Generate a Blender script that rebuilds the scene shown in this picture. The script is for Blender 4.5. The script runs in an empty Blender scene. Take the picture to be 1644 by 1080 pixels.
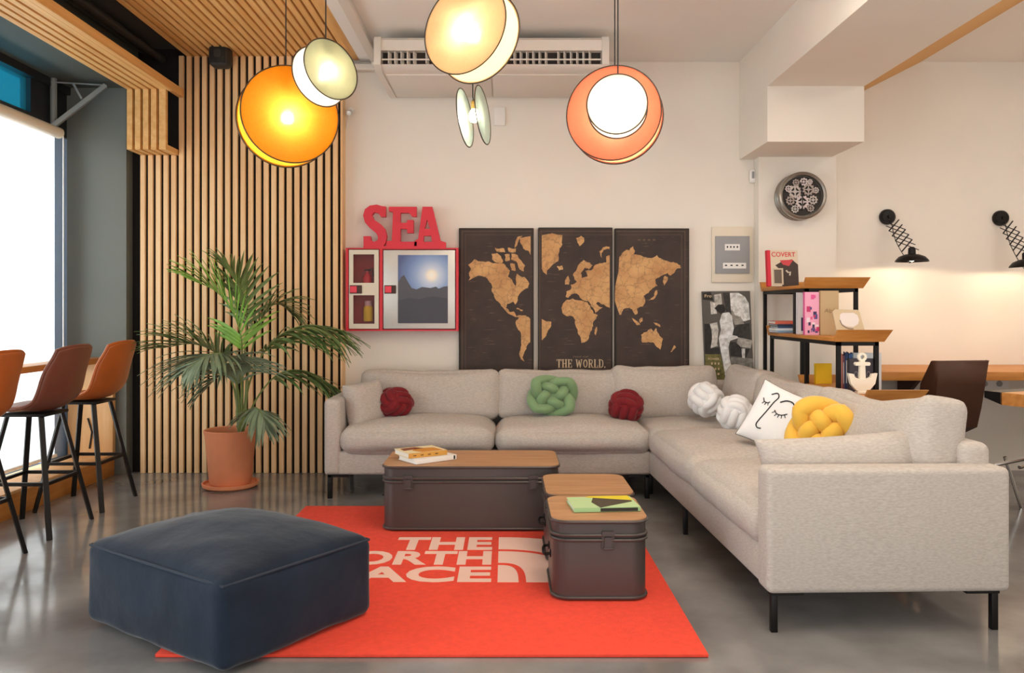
import bpy, bmesh, math, random
from mathutils import Vector, Matrix, noise
R_ = math.radians
sc = bpy.context.scene
COL = sc.collection
FPX, CX, CY, EYE = 1300.0, 812.0, 497.0, 1.2      # focal length and principal point in pixels of the 1644x1080 frame

# ------------------------------------------------------------------ camera
cam_d = bpy.data.cameras.new('camera')
cam = bpy.data.objects.new('camera', cam_d); COL.objects.link(cam)
cam.location = (0, 0, EYE); cam.rotation_euler = (R_(90), 0, 0)
cam_d.sensor_width = 36; cam_d.lens = FPX / 1644 * 36
cam_d.shift_x = (822 - CX) / 1644; cam_d.shift_y = -(540 - CY) / 1644
cam_d.clip_start = .05
sc.camera = cam
# ------------------------------------------------------------------ world, lights, exposure
wd = bpy.data.worlds.new('daylight'); sc.world = wd; wd.use_nodes = True
wd.node_tree.nodes['Background'].inputs[0].default_value = (1.0, .975, .95, 1)
wd.node_tree.nodes['Background'].inputs[1].default_value = .60
def area(name, loc, rot, sx, sy, power, color):
    d = bpy.data.lights.new(name, 'AREA'); d.shape = 'RECTANGLE'; d.size = sx; d.size_y = sy
    d.energy = power; d.color = color
    o = bpy.data.objects.new(name, d); o.location = loc; o.rotation_euler = rot; COL.objects.link(o); return o
area('window_daylight', (-4.3, 3.2, 1.5), (0, R_(-90), 0), 2.8, 7.0, 360, (1, .99, .98))
area('rear_fill_uplight', (.6, -1.6, .9), (R_(140), 0, 0), 5.5, 1.6, 92, (1, .985, .97))  # added fill behind the camera, aimed up to brighten the ceiling
area('overhead_fill', (.9, 2.6, 2.98), (0, 0, 0), 1.2, 2.6, 40, (1, .89, .74))  # added warm overhead fill, out of view, stands for no fitting
area('overhead_fill', (3.6, 3.4, 2.98), (0, 0, 0), .8, 2.0, 27, (1, .92, .82))  # second added overhead fill, lifts the right side of the room
sc.view_settings.view_transform = 'Standard'; sc.view_settings.look = 'None'
sc.view_settings.gamma = 1; sc.view_settings.use_curve_mapping = False
sc.view_settings.exposure = 0.16
try: sc.cycles.use_denoising = True
except Exception: pass

# ------------------------------------------------------------------ materials
def lin(c):
    if isinstance(c, str):
        c = tuple(int(c[i:i+2], 16) for i in (0, 2, 4))
    return tuple((x/255/12.92 if x/255 <= .04045 else ((x/255+.055)/1.055)**2.4) for x in c) + (1,)
def mat(name, col, rough=.6, metal=0, var=0, vscale=8, stretch=(1,1,1), bump=0, bscale=120, col2=None, sheen=0, spec=.5, coat=0, bstretch=None):
    m = bpy.data.materials.new(name); m.use_nodes = True
    nt = m.node_tree; b = nt.nodes['Principled BSDF']
    c = lin(col)
    b.inputs['Base Color'].default_value = c; b.inputs['Roughness'].default_value = rough
    b.inputs['Metallic'].default_value = metal; b.inputs['Specular IOR Level'].default_value = spec
    if sheen:
        b.inputs['Sheen Weight'].default_value = sheen; b.inputs['Sheen Roughness'].default_value = .4
    if coat: b.inputs['Coat Weight'].default_value = coat; b.inputs['Coat Roughness'].default_value = .15
    if var or bump:
        tc = nt.nodes.new('ShaderNodeTexCoord')
    def nz(scale, st, det):
        mp = nt.nodes.new('ShaderNodeMapping'); mp.inputs['Scale'].default_value = st
        nt.links.new(tc.outputs['Object'], mp.inputs[0])
        n = nt.nodes.new('ShaderNodeTexNoise'); n.inputs['Scale'].default_value = scale; n.inputs['Detail'].default_value = det
        nt.links.new(mp.outputs[0], n.inputs['Vector']); return n
    if var:
        n = nz(vscale, stretch, 5)
        cr = nt.nodes.new('ShaderNodeValToRGB')
        d = lin(col2) if col2 else tuple(x*(1-var) for x in c[:3]) + (1,)
        e = c if col2 else tuple(min(1, x*(1+var)) for x in c[:3]) + (1,)
        cr.color_ramp.elements[0].color = d; cr.color_ramp.elements[1].color = e
        cr.color_ramp.elements[0].position = .32; cr.color_ramp.elements[1].position = .68
        nt.links.new(n.outputs['Fac'], cr.inputs[0]); nt.links.new(cr.outputs[0], b.inputs['Base Color'])
    if bump:
        n = nz(bscale, bstretch or (1,1,1), 3)
        bp = nt.nodes.new('ShaderNodeBump'); bp.inputs['Strength'].default_value = bump; bp.inputs['Distance'].default_value = .01
        nt.links.new(n.outputs['Fac'], bp.inputs['Height']); nt.links.new(bp.outputs[0], b.inputs['Normal'])
    return m
def shade_mat(name, col, col_t=None, tr=.6, weave=0):
    m = bpy.data.materials.new(name); m.use_nodes = True
    nt = m.node_tree; nt.nodes.clear()
    out = nt.nodes.new('ShaderNodeOutputMaterial'); mx = nt.nodes.new('ShaderNodeMixShader')
    df = nt.nodes.new('ShaderNodeBsdfDiffuse'); tl = nt.nodes.new('ShaderNodeBsdfTranslucent')
    df.inputs[0].default_value = lin(col); tl.inputs[0].default_value = lin(col_t or col); mx.inputs[0].default_value = tr
    if weave:
        tc = nt.nodes.new('ShaderNodeTexCoord'); n = nt.nodes.new('ShaderNodeTexNoise'); n.inputs['Scale'].default_value = weave
        n.inputs['Detail'].default_value = 4
        nt.links.new(tc.outputs['Object'], n.inputs['Vector'])
        mm = nt.nodes.new('ShaderNodeMix'); mm.data_type = 'RGBA'
        c = lin(col_t or col); mm.inputs[6].default_value = tuple(x*.75 for x in c[:3]) + (1,); mm.inputs[7].default_value = c
        nt.links.new(n.outputs['Fac'], mm.inputs[0]); nt.links.new(mm.outputs[2], tl.inputs[0])
    nt.links.new(df.outputs[0], mx.inputs[1]); nt.links.new(tl.outputs[0], mx.inputs[2])
    if weave:
        rf = nt.nodes.new('ShaderNodeBsdfRefraction'); rf.inputs['Color'].default_value = (1, .95, .85, 1); rf.inputs['Roughness'].default_value = .72; rf.inputs['IOR'].default_value = 1.15
        m2 = nt.nodes.new('ShaderNodeMixShader'); m2.inputs[0].default_value = .09
        nt.links.new(mx.outputs[0], m2.inputs[1]); nt.links.new(rf.outputs[0], m2.inputs[2]); nt.links.new(m2.outputs[0], out.inputs[0])
    else: nt.links.new(mx.outputs[0], out.inputs[0])
    return m
def emit_mat(name, col, s):
    m = bpy.data.materials.new(name); m.use_nodes = True
    b = m.node_tree.nodes['Principled BSDF']
    b.inputs['Base Color'].default_value = lin(col); b.inputs['Emission Color'].default_value = lin(col); b.inputs['Emission Strength'].default_value = s
    return m
def glass_mat(name, col, rough=.02, alpha=.35):
    m = bpy.data.materials.new(name); m.use_nodes = True
    nt = m.node_tree; nt.nodes.clear()
    out = nt.nodes.new('ShaderNodeOutputMaterial'); mx = nt.nodes.new('ShaderNodeMixShader')
    t = nt.nodes.new('ShaderNodeBsdfTransparent'); g = nt.nodes.new('ShaderNodeBsdfPrincipled')
    t.inputs[0].default_value = lin(col); g.inputs['Base Color'].default_value = lin(col); g.inputs['Roughness'].default_value = rough
    mx.inputs[0].default_value = alpha
    nt.links.new(t.outputs[0], mx.inputs[1]); nt.links.new(g.outputs[0], mx.inputs[2]); nt.links.new(mx.outputs[0], out.inputs[0])
    return m
M = {}
M['plaster'] = mat('white_plaster', 'efe7dc', .85, var=.02, vscale=2, bump=.03, bscale=60)
M['ceiling'] = mat('ceiling_paint', 'f1ebe4', .9)
M['ochre'] = mat('ochre_tone', 'd9a560', .7)  # one even ochre colour for the sloped panel
M['slat'] = mat('pine_slat', 'fbd3a0', .5, var=.12, vscale=3, stretch=(9, 9, .5), col2='ecbb84')
M['slat_y'] = mat('pine_slat_lengthwise', 'f2c07c', .5, var=.12, vscale=3, stretch=(9, .5, 9), col2='e0a55e')
M['slatback'] = mat('slat_backing', '0f0805', .9)
M['darkwall'] = mat('dark_grey_paint', '6f716a', .7, var=.04, vscale=2)
M['darkceil'] = mat('dark_plenum_paint', '3a3631', .8)
M['black'] = mat('black_void_paint', '14110f', .8)
M['blackmetal'] = mat('black_metal', '1d1a19', .45, metal=.6)
M['cable'] = mat('black_cable', '1a1816', .6)
M['oak'] = mat('oak_board', 'cf8d46', .45, var=.12, vscale=4, stretch=(1, 8, 8), col2='b87431')
M['oak_y'] = mat('oak_board_lengthwise', 'c9873f', .45, var=.12, vscale=4, stretch=(8, 1, 8), col2='b87431')
M['ply'] = mat('plywood', 'e8b984', .55, var=.1, vscale=3, stretch=(6, 6, 1), col2='d9a268')
M['trunkwood'] = mat('trunk_lid_wood', 'bf9068', .5, var=.1, vscale=4, stretch=(1, 9, 9), col2='ab7d55')
M['trunk'] = mat('bronze_painted_metal', '514a47', .38, metal=.35, var=.04, vscale=3)
M['trunkrim'] = mat('bronze_rim', '68605d', .32, metal=.5)
M['sofa'] = mat('beige_linen', 'c7bdb4', .95, var=.10, vscale=60, stretch=(1, 1, 3.5), bump=.3, bscale=420, col2='b4a9a0', sheen=.1)
M['sofa2'] = M['sofa']
M['velvet'] = mat('navy_velvet', '1f2836', .8, var=.2, vscale=5, bump=.35, bscale=13, sheen=.22, spec=.15)
M['seam'] = mat('navy_seam', '262f3d', .8)
M['rug'] = mat('red_rug', 'ee4a34', .95, var=.06, vscale=40, bump=.4, bscale=400)
M['rugtext'] = mat('pale_rug_pile', 'f3cbbb', .95, bump=.3, bscale=400)
M['terra'] = mat('terracotta', 'ea9468', .75, var=.06, vscale=6)
M['soil'] = mat('soil', '3a2a1f', .95, bump=.8, bscale=80)
M['leaf'] = mat('palm_leaf', '68824a', .42, var=.3, vscale=9)
M['leaf_lt'] = mat('palm_leaf_lit', '7fae3a', .42, var=.22, vscale=9)  # brighter leaf copy: light on the upper left frond put into its colour
M['leaf_gr'] = mat('palm_leaf_greyish', '84977a', .4, var=.25, vscale=9)
M['stem'] = mat('palm_stem', '7c8a4a', .5, var=.15, vscale=12)
M['cognac'] = mat('cognac_leather', 'b05a22', .38, var=.1, vscale=6, bump=.1, bscale=150)
M['brownleather'] = mat('dark_brown_leather', '74402f', .4, var=.1, vscale=6, bump=.1, bscale=150)
M['red'] = mat('red_paint', 'd8202f', .4)
M['signred'] = mat('red_sign_paint', 'de2c3e', .5)
M['silver'] = mat('brushed_aluminium', 'd9d6d0', .35, metal=.25)
M['cream'] = mat('cream_enamel', 'e6dac6', .45)
M['white'] = mat('white_paint', 'efece8', .5)
M['acwhite'] = mat('white_plastic', 'e6ddd2', .45)
M['greyplastic'] = mat('grey_plastic', '9b9a9c', .5)
M['mapdark'] = mat('map_ocean_print', '46362f', .7, var=.12, vscale=7, col2='372a26')
nt = M['mapdark'].node_tree; b_ = nt.nodes['Principled BSDF']; src = b_.inputs['Base Color'].links[0].from_socket
tc_ = nt.nodes.new('ShaderNodeTexCoord'); mp_ = nt.nodes.new('ShaderNodeMapping'); mp_.inputs['Scale'].default_value = (9, 1, 130)
nz_ = nt.nodes.new('ShaderNodeTexNoise'); nz_.inputs['Scale'].default_value = 1; nz_.inputs['Detail'].default_value = 2
rp_ = nt.nodes.new('ShaderNodeValToRGB'); rp_.color_ramp.elements[0].position = .66; rp_.color_ramp.elements[1].position = .72
rp_.color_ramp.elements[0].color = (0, 0, 0, 1); rp_.color_ramp.elements[1].color = (.55, .55, .55, 1)
mx_ = nt.nodes.new('ShaderNodeMix'); mx_.data_type = 'RGBA'; mx_.inputs[7].default_value = lin('8a7260')
nt.links.new(tc_.outputs['Object'], mp_.inputs[0]); nt.links.new(mp_.outputs[0], nz_.inputs['Vector']); nt.links.new(nz_.outputs['Fac'], rp_.inputs[0])
nt.links.new(rp_.outputs[0], mx_.inputs[0]); nt.links.new(src, mx_.inputs[6]); nt.links.new(mx_.outputs[2], b_.inputs['Base Color'])
M['mapframe'] = mat('map_edge', '2b2019', .6)
M['land'] = mat('map_land_print', 'd9aa72', .7, var=.18, vscale=9, col2='c08b58')
nt = M['land'].node_tree; b_ = nt.nodes['Principled BSDF']; src = b_.inputs['Base Color'].links[0].from_socket
tc_ = nt.nodes.new('ShaderNodeTexCoord'); vo_ = nt.nodes.new('ShaderNodeTexVoronoi'); vo_.feature = 'DISTANCE_TO_EDGE'; vo_.inputs['Scale'].default_value = 17
nzl = nt.nodes.new('ShaderNodeTexNoise'); nzl.inputs['Scale'].default_value = 30; mxv = nt.nodes.new('ShaderNodeMix'); mxv.data_type = 'RGBA'; mxv.inputs[0].default_value = .05
rp_ = nt.nodes.new('ShaderNodeValToRGB'); rp_.color_ramp.elements[0].position = .015; rp_.color_ramp.elements[1].position = .05
rp_.color_ramp.elements[0].color = (.45, .45, .45, 1); rp_.color_ramp.elements[1].color = (0, 0, 0, 1)
mx_ = nt.nodes.new('ShaderNodeMix'); mx_.data_type = 'RGBA'; mx_.inputs[7].default_value = lin('7a5a3e')
nt.links.new(tc_.outputs['Object'], nzl.inputs['Vector']); nt.links.new(tc_.outputs['Object'], mxv.inputs[6]); nt.links.new(nzl.outputs['Color'], mxv.inputs[7])
nt.links.new(mxv.outputs[2], vo_.inputs['Vector']); nt.links.new(vo_.outputs['Distance'], rp_.inputs[0])
nt.links.new(rp_.outputs[0], mx_.inputs[0]); nt.links.new(src, mx_.inputs[6]); nt.links.new(mx_.outputs[2], b_.inputs['Base Color'])
M['mapline'] = mat('map_line_print', '8a705a', .7)
M['maptext'] = mat('map_lettering_print', 'dcc19c', .7)
M['chrome'] = mat('chrome', 'c9c6c2', .18, metal=1)
M['zinc'] = mat('zinc_metal', '9a958d', .35, metal=.8)
M['page'] = mat('paper_pages', 'efe9df', .9)
M['darkbrown'] = mat('dark_brown_leather_shell', '42200a', .6)
M['crimson'] = mat('crimson_velvet', '780713', .85, sheen=.15, bump=.1, bscale=60)
M['sage'] = mat('sage_velvet', '7f9d70', .85, sheen=.4, bump=.1, bscale=60)
M['mustard'] = mat('mustard_velvet', 'e6b443', .85, sheen=.3, bump=.1, bscale=60)
M['whitepl'] = mat('white_plush', 'eeecec', .9, sheen=.3, bump=.15, bscale=80)
M['cotton'] = mat('white_cotton', 'f1efef', .9, bump=.1, bscale=120)
M['ink'] = mat('black_ink', '16161a', .7)
M['rim'] = mat('dark_lamp_wire', '3a2a1a', .5)
M['bracegrey'] = mat('brace_grey_paint', '8a8a86', .5)
M['brass'] = mat('brass', 'a8824a', .35, metal=.9)
M['bulb'] = emit_mat('glowing_bulb', 'fff0d0', 14)
M['pbulb'] = glass_mat('lit_glass_bulb', 'fff8ea', .3, .5)
_b = M['pbulb'].node_tree.nodes['Principled BSDF']; _b.inputs['Emission Color'].default_value = lin('fff0d0'); _b.inputs['Emission Strength'].default_value = 16
_cols = {}
def flat(hexc, rough=.65):
    if hexc not in _cols: _cols[hexc] = mat('print_' + hexc, hexc, rough)
    return _cols[hexc]

# ------------------------------------------------------------------ mesh helpers
def P(px, py, Y):
    return Vector(((px - CX) * Y / FPX, Y, EYE - (py - CY) * Y / FPX))
def X_(px, Y): return (px - CX) * Y / FPX
def Z_(py, Y): return EYE - (py - CY) * Y / FPX
I4 = Matrix.Identity(4)
def T(x, y, z): return Matrix.Translation((x, y, z))
def RZ(d): return Matrix.Rotation(R_(d), 4, 'Z')
def RX(d): return Matrix.Rotation(R_(d), 4, 'X')
def RY(d): return Matrix.Rotation(R_(d), 4, 'Y')
def basis(o, ex, ey, ez):
    m = Matrix.Identity(4)
    for i, e in enumerate((ex, ey, ez)):
        for k in range(3): m[k][i] = e[k]
    for k in range(3): m[k][3] = o[k]
    return m
def look(o, n, up=(0, 0, 1)):                      # local +Z along n
    n = Vector(n).normalized(); ex = Vector(up).cross(n).normalized(); ey = n.cross(ex)
    return basis(o, ex, ey, n)
def wallframe(Y, x0=0, z0=0): return basis((x0, Y, z0), (1, 0, 0), (0, 0, 1), (0, -1, 0))   # x right, y up, z towards the room

class MB:
    def __init__(s): s.v = []; s.f = []
    def add(s, vs, fs, m=None):
        n = len(s.v)
        s.v += [(m @ Vector(v)) if m is not None else Vector(v) for v in vs]
        s.f += [tuple(i + n for i in f) for f in fs]; return s
    def bm(s, b, m=None):
        b.verts.index_update()
        s.add([v.co.copy() for v in b.verts], [[v.index for v in f.verts] for f in b.faces], m); b.free(); return s
    def box(s, lo, hi, r=0, m=None, seg=2):
        lo = Vector(lo); hi = Vector(hi); b = bmesh.new(); bmesh.ops.create_cube(b, size=1)
        for v in b.verts: v.co = Vector((v.co[i] * (hi[i]-lo[i]) + (hi[i]+lo[i])/2 for i in range(3)))
        if r: bmesh.ops.bevel(b, geom=b.edges[:], offset=r, segments=seg, profile=.5, affect='EDGES')
        return s.bm(b, m)
    def tube(s, pts, r, seg=8, closed=False, m=None, flatten=None):
        pts = [Vector(p) for p in pts]; n = len(pts)
        rs = r if isinstance(r, (list, tuple)) else [r]*n
        vs = []; fs = []; prev = None
        for i in range(n):
            a = pts[(i-1) % n] if closed or i > 0 else pts[i]; c = pts[(i+1) % n] if closed or i < n-1 else pts[i]
            t = (c - a).normalized()
            if prev is None:
                u = t.orthogonal().normalized()
            else:
                u = (prev - t * prev.dot(t)); u = u.normalized() if u.length > 1e-6 else t.orthogonal().normalized()
            prev = u; w = t.cross(u)
            for k in range(seg):
                an = 2*math.pi*k/seg
                vs.append(pts[i] + (u*math.cos(an) + w*math.sin(an)) * rs[i])
        for i in range(n if closed else n-1):
            j = (i+1) % n
            off = 0
            if closed and j == 0:                       # match the twist at the seam
                best = min(range(seg), key=lambda q: (vs[i*seg] - vs[q]).length); off = best
            for k in range(seg):
                fs.append((i*seg+k, i*seg+(k+1) % seg, j*seg+(k+1+off) % seg, j*seg+(k+off) % seg))
        if not closed:
            fs.append(tuple(range(seg))[::-1]); fs.append(tuple((n-1)*seg+k for k in range(seg)))
        return s.add(vs, fs, m)
    def bar(s, a, b, w, h=None, m=None):               # square bar between two points
        h = h or w; a = Vector(a); b = Vector(b); t = (b-a).normalized()
        u = t.cross(Vector((0, 0, 1))); u = u.normalized() if u.length > 1e-4 else Vector((1, 0, 0)); v = u.cross(t)
        vs = []
        for p in (a, b):
            for du, dv in ((-1,-1), (1,-1), (1,1), (-1,1)): vs.append(p + u*du*w/2 + v*dv*h/2)
        return s.add(vs, [(3,2,1,0), (4,5,6,7), (0,1,5,4), (1,2,6,5), (2,3,7,6), (3,0,4,7)], m)
    def lathe(s, prof, seg=40, m=None):
        vs = []; fs = []
        for r, z in prof:
            for k in range(seg):
                a = 2*math.pi*k/seg; vs.append((r*math.cos(a), r*math.sin(a), z))
        for i in range(len(prof)-1):
            for k in range(seg): fs.append((i*seg+k, i*seg+(k+1) % seg, (i+1)*seg+(k+1) % seg, (i+1)*seg+k))
        if prof[0][0] > 1e-5: fs.append(tuple(range(seg))[::-1])
        if prof[-1][0] > 1e-5: fs.append(tuple((len(prof)-1)*seg+k for k in range(seg)))
        return s.add(vs, fs, m)
    def prism(s, outer, depth, m=None, holes=()):      # 2D outline in local xy, from z=0 to z=depth
        b = bmesh.new(); es = []
        for loop in [outer] + list(holes):
            vv = [b.verts.new((x, y, 0)) for x, y in loop]
            es += [b.edges.new((vv[i], vv[(i+1) % len(vv)])) for i in range(len(vv))]
        bmesh.ops.triangle_fill(b, edges=es, use_beauty=True, use_dissolve=False)
        for f in b.faces:
            if f.normal.z > 0: f.normal_flip()
        g = bmesh.ops.extrude_face_region(b, geom=b.faces[:])
        bmesh.ops.translate(b, verts=[e for e in g['geom'] if isinstance(e, bmesh.types.BMVert)], vec=(0, 0, depth))
        bmesh.ops.recalc_face_normals(b, faces=b.faces[:])
        return s.bm(b, m)
    def cushion(s, size, r, puff=(0, 0, .05), m=None, nz=.006, seed=0, n=16, sag=0):
        b = bmesh.new(); bmesh.ops.create_cube(b, size=2)
        bmesh.ops.subdivide_edges(b, edges=b.edges[:], cuts=n, use_grid_fill=True)
        h = Vector(size)/2
        for v in b.verts:
            u = Vector([math.copysign(1-(1-abs(c))**1.6, c) for c in v.co])
            p = Vector([u[i]*h[i] for i in range(3)])
            q = Vector([max(-(h[i]-r), min(h[i]-r, p[i])) for i in range(3)])
            d = p - q; nn = d.normalized() if d.length > 1e-7 else Vector((0, 0, 0))
            o = q + nn*r
            w = [max(0, 1-u[i]*u[i]) for i in range(3)]
            o.x += math.copysign(1, u.x)*abs(nn.x)*puff[0]*w[1]*w[2]
            o.y += math.copysign(1, u.y)*abs(nn.y)*puff[1]*w[0]*w[2]
            o.z += math.copysign(1, u.z)*abs(nn.z)*puff[2]*(w[0]*w[1])**.8
            if nz:
                k = noise.noise(Vector((o.x*5+seed*7.3, o.y*5, o.z*5))) + .5*noise.noise(Vector((o.x*14+seed, o.y*14+3, o.z*9)))
                o += nn*k*nz
            if sag: o.z += sag*(u.x*u.x*.5)*(1 if u.z > 0 else .3)
            v.co = o
        return s.bm(b, m)
    def pillow(s, w, h, t, m=None, n=18, nz=.004, seed=0, pinch=.07):   # pointed-corner scatter pillow in local xy, thick along z
        vs = []; fs = []
        for side in (1, -1):
            for j in range(n+1):
                for i in range(n+1):
                    u = -1+2*i/n; v = -1+2*j/n
                    u = math.sin(u*math.pi/2); v = math.sin(v*math.pi/2)
                    x = u*w/2*(1-pinch*(1-v*v)); y = v*h/2*(1-pinch*(1-u*u))
                    z = side*t/2*max(0, (1-u**4)*(1-v**4))**.5
                    z += side*nz*noise.noise(Vector((x*9+seed, y*9, side*3)))*((1-u*u)*(1-v*v))**.3
                    vs.append((x, y, z))
        N = n+1
        for sd in (0, 1):
            for j in range(n):
                for i in range(n):
                    a = sd*N*N + j*N+i; q = (a, a+1, a+N+1, a+N)
                    fs.append(q if sd == 0 else q[::-1])
        return s.add(vs, fs, m)
    def build(s, name, material, parent=None, label=None, kind=None, sharp=40, world=True, merge=False):
        off = parent.matrix_world_loc if False else None
        me = bpy.data.meshes.new(name)
        pl = wloc(parent) if (parent is not None and world) else Vector((0, 0, 0))
        me.from_pydata([tuple(v - pl) for v in s.v], [], s.f); me.validate()
        if merge:
            b = bmesh.new(); b.from_mesh(me); bmesh.ops.remove_doubles(b, verts=b.verts[:], dist=1e-5)
            bmesh.ops.recalc_face_normals(b, faces=b.faces[:]); b.to_mesh(me); b.free()
        me.polygons.foreach_set('use_smooth', [True]*len(me.polygons))
        me.set_sharp_from_angle(angle=R_(sharp))
        me.materials.append(M[material] if isinstance(material, str) else material)
        o = bpy.data.objects.new(name, me); COL.objects.link(o)
        if parent is not None: o.parent = parent
        if label: o['label'] = label
        if kind: o['kind'] = kind
        return o
def wloc(o):
    v = Vector((0, 0, 0))
    while o is not None: v = v + o.location; o = o.parent
    return v
def thing(name, label, cat, loc=(0, 0, 0), rotz=0, group=None):
    o = bpy.data.objects.new(name, None); COL.objects.link(o); o.location = loc; o.rotation_euler = (0, 0, R_(rotz))
    o.empty_display_size = .1
    o['label'] = label; o['category'] = cat
    if group: o['group'] = group
    return o
def tag(o, label, cat, group=None):
    o['label'] = label; o['category'] = cat
    if group: o['group'] = group
    return o
def copy_tree(o, parent=None):
    c = o.copy(); COL.objects.link(c)
    if parent is not None: c.parent = parent
    for ch in [q for q in bpy.data.objects if q.parent == o]: copy_tree(ch, c)
    return c
def struct(mb, name, m): return mb.build(name, m, kind='structure')
def px_poly(pts, sx, sy, x0, y0, Y):                   # traced outline -> wall coordinates (x, z) at depth Y
    return [(X_(x0 + x/sx, Y), Z_(y0 + y/sy, Y)) for x, y in pts]
def text_mesh(body, bold=0, shear=0):
    cu = bpy.data.curves.new('tmp_text', 'FONT'); cu.body = body; cu.offset = bold; cu.shear = shear; cu.resolution_u = 4
    o = bpy.data.objects.new('tmp_text', cu); COL.objects.link(o)
    bpy.context.view_layer.update()
    me = bpy.data.meshes.new_from_object(o.evaluated_get(bpy.context.evaluated_depsgraph_get()))
    vs = [v.co.copy() for v in me.vertices]; fs = [tuple(p.vertices) for p in me.polygons]
    bpy.data.objects.remove(o); bpy.data.curves.remove(cu); bpy.data.meshes.remove(me)
    return vs, fs
def text_into(mb, body, x0, x1, y0, y1, m, bold=0, th=.001, shear=0):  # text stretched to a box in local xy, raised by th
    vs, fs = text_mesh(body, bold, shear)
    ax = min(v.x for v in vs); bx = max(v.x for v in vs); ay = min(v.y for v in vs); by = max(v.y for v in vs)
    b = bmesh.new()
    bv = [b.verts.new((x0+(v.x-ax)/(bx-ax)*(x1-x0), y0+(v.y-ay)/(by-ay)*(y1-y0), 0)) for v in vs]
    for f in fs:
        try: b.faces.new([bv[i] for i in f])
        except ValueError: pass
    g = bmesh.ops.extrude_face_region(b, geom=b.faces[:])
    bmesh.ops.translate(b, verts=[e for e in g['geom'] if isinstance(e, bmesh.types.BMVert)], vec=(0, 0, th))
    mb.bm(b, m)
def rrect(w, d, r, n=6, cx=0, cy=0):
    pts = []
    for k, (sx, sy) in enumerate(((1, 1), (-1, 1), (-1, -1), (1, -1))):
        for i in range(n+1):
            a = math.pi/2*(k + i/n)
            pts.append((cx + sx*(w/2-r) + r*math.cos(a), cy + sy*(d/2-r) + r*math.sin(a)))
    return pts
def catmull(pts, n):
    pts = [Vector(p) for p in pts]; out = []
    q = [pts[0]*2-pts[1]] + pts + [pts[-1]*2-pts[-2]]
    for i in range(1, len(q)-2):
        for k in range(n):
            t = k/n; a, b, c, d = q[i-1], q[i], q[i+1], q[i+2]
            out.append(.5*((2*b) + (c-a)*t + (2*a-5*b+4*c-d)*t*t + (3*b-a-3*c+d)*t**3))
    out.append(pts[-1]); return out

# ================================================================== THE SETTING
YW = 6.05; ZC = 3.05
# floor
fm = mat('polished_concrete', '94918e', .2, var=.1, vscale=2.4, col2='706d6b', spec=.75)
nt = fm.node_tree; bs = nt.nodes['Principled BSDF']
tc = nt.nodes.new('ShaderNodeTexCoord'); n1 = nt.nodes.new('ShaderNodeTexNoise'); n1.inputs['Scale'].default_value = 5; n1.inputs['Detail'].default_value = 8
mr = nt.nodes.new('ShaderNodeMapRange'); mr.inputs[3].default_value = .05; mr.inputs[4].default_value = .22
nt.links.new(tc.outputs['Object'], n1.inputs['Vector']); nt.links.new(n1.outputs['Fac'], mr.inputs[0]); nt.links.new(mr.outputs[0], bs.inputs['Roughness'])
M['floor'] = fm
struct(MB().box((-3.4, -1.2, -.1), (4.7, 6.2, 0)), 'floor', 'floor')
struct(MB().box((-3.4, YW, -.1), (4.7, YW+.15, 3.3)), 'wall_back', 'plaster')
struct(MB().box((4.6, -1.2, 0), (4.75, YW, 3.3)), 'wall_right', 'plaster')
struct(MB().box((-1.085, -1.2, ZC), (4.7, YW, ZC+.15)), 'ceiling', 'ceiling')
# dark side: lintel ceiling, dark end wall, dark recess, plenum over the slats
struct(MB().box((-3.3, -1.2, 2.815), (-2.70, YW-.1, 3.13)), 'ceiling_dark', mat('dark_ceiling_paint', '55574f', .75))
struct(MB().box((-3.3, -1.2, 3.13), (-1.085, YW, 3.2)), 'ceiling_plenum', 'darkceil')
struct(MB().box((-3.3, 5.9, 0), (-2.765, YW-.002, 2.82)), 'wall_left_end', 'darkwall')
struct(MB().box((-2.765, 6.0, 0), (-1.2, YW-.001, 3.13)), 'wall_recess', 'slatback')
# beam, corbel, pillar, slope
struct(MB().box((1.745, -1.2, 2.69), (2.39, YW-.001, ZC)), 'trim_beam', 'plaster')
struct(MB().box((1.745, 5.40, 2.32), (2.39, YW-.002, 2.69)), 'trim_corbel', 'plaster')
struct(MB().box((1.855, 5.94, 0), (2.425, YW-.003, 2.32)), 'wall_pillar', 'plaster')
struct(MB().add([(2.39, -1.2, 2.69), (3.1, -1.2, 3.05), (3.1, YW-.001, 3.05), (2.39, YW-.001, 2.69), (2.39, -1.2, 3.05), (2.39, YW-.001, 3.05)],
                [(0, 3, 2, 1), (0, 1, 4), (3, 5, 2), (1, 2, 5, 4), (0, 4, 5, 3)]), 'trim_slope', 'ochre')
# slatted wall
PIT = .0566; SW = .0365
mb = MB()
for i in range(26):
    x = -2.685 + i*PIT
    z1 = 2.335 if i < 5 else ZC + .015
    mb.box((x, 5.945, 0), (x+SW, 5.968, z1), .003, seg=1)
struct(mb, 'trim_slats', 'slat')
struct(MB().box((-2.686, 5.9675, 0), (-1.20, 6.001, 3.06)), 'trim_slat_backing', 'slatback')
struct(MB().box((-1.213, 5.94, 0), (-1.198, YW, ZC+.05)), 'trim_slat_edge', 'slat')
# slats that come off the soffit, drop and step back on to the wall
mb = MB()
for i in range(5):
    x = -2.684 + i*.0568; w = .038 if i < 4 else .048
    yz = [(.2, 2.76), (5.735, 2.76), (5.735, 2.335), (5.966, 2.335), (5.966, 2.375), (5.77, 2.375), (5.77, 2.80), (.2, 2.80)]
    mb.prism(yz, w, basis((x, 0, 0), (0, 1, 0), (0, 0, 1), (1, 0, 0)))
mb.box((-2.402, .2, 2.755), (-2.362, 5.94, 2.815), .003, seg=1)
struct(mb, 'trim_soffit', 'slat_y')
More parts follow.
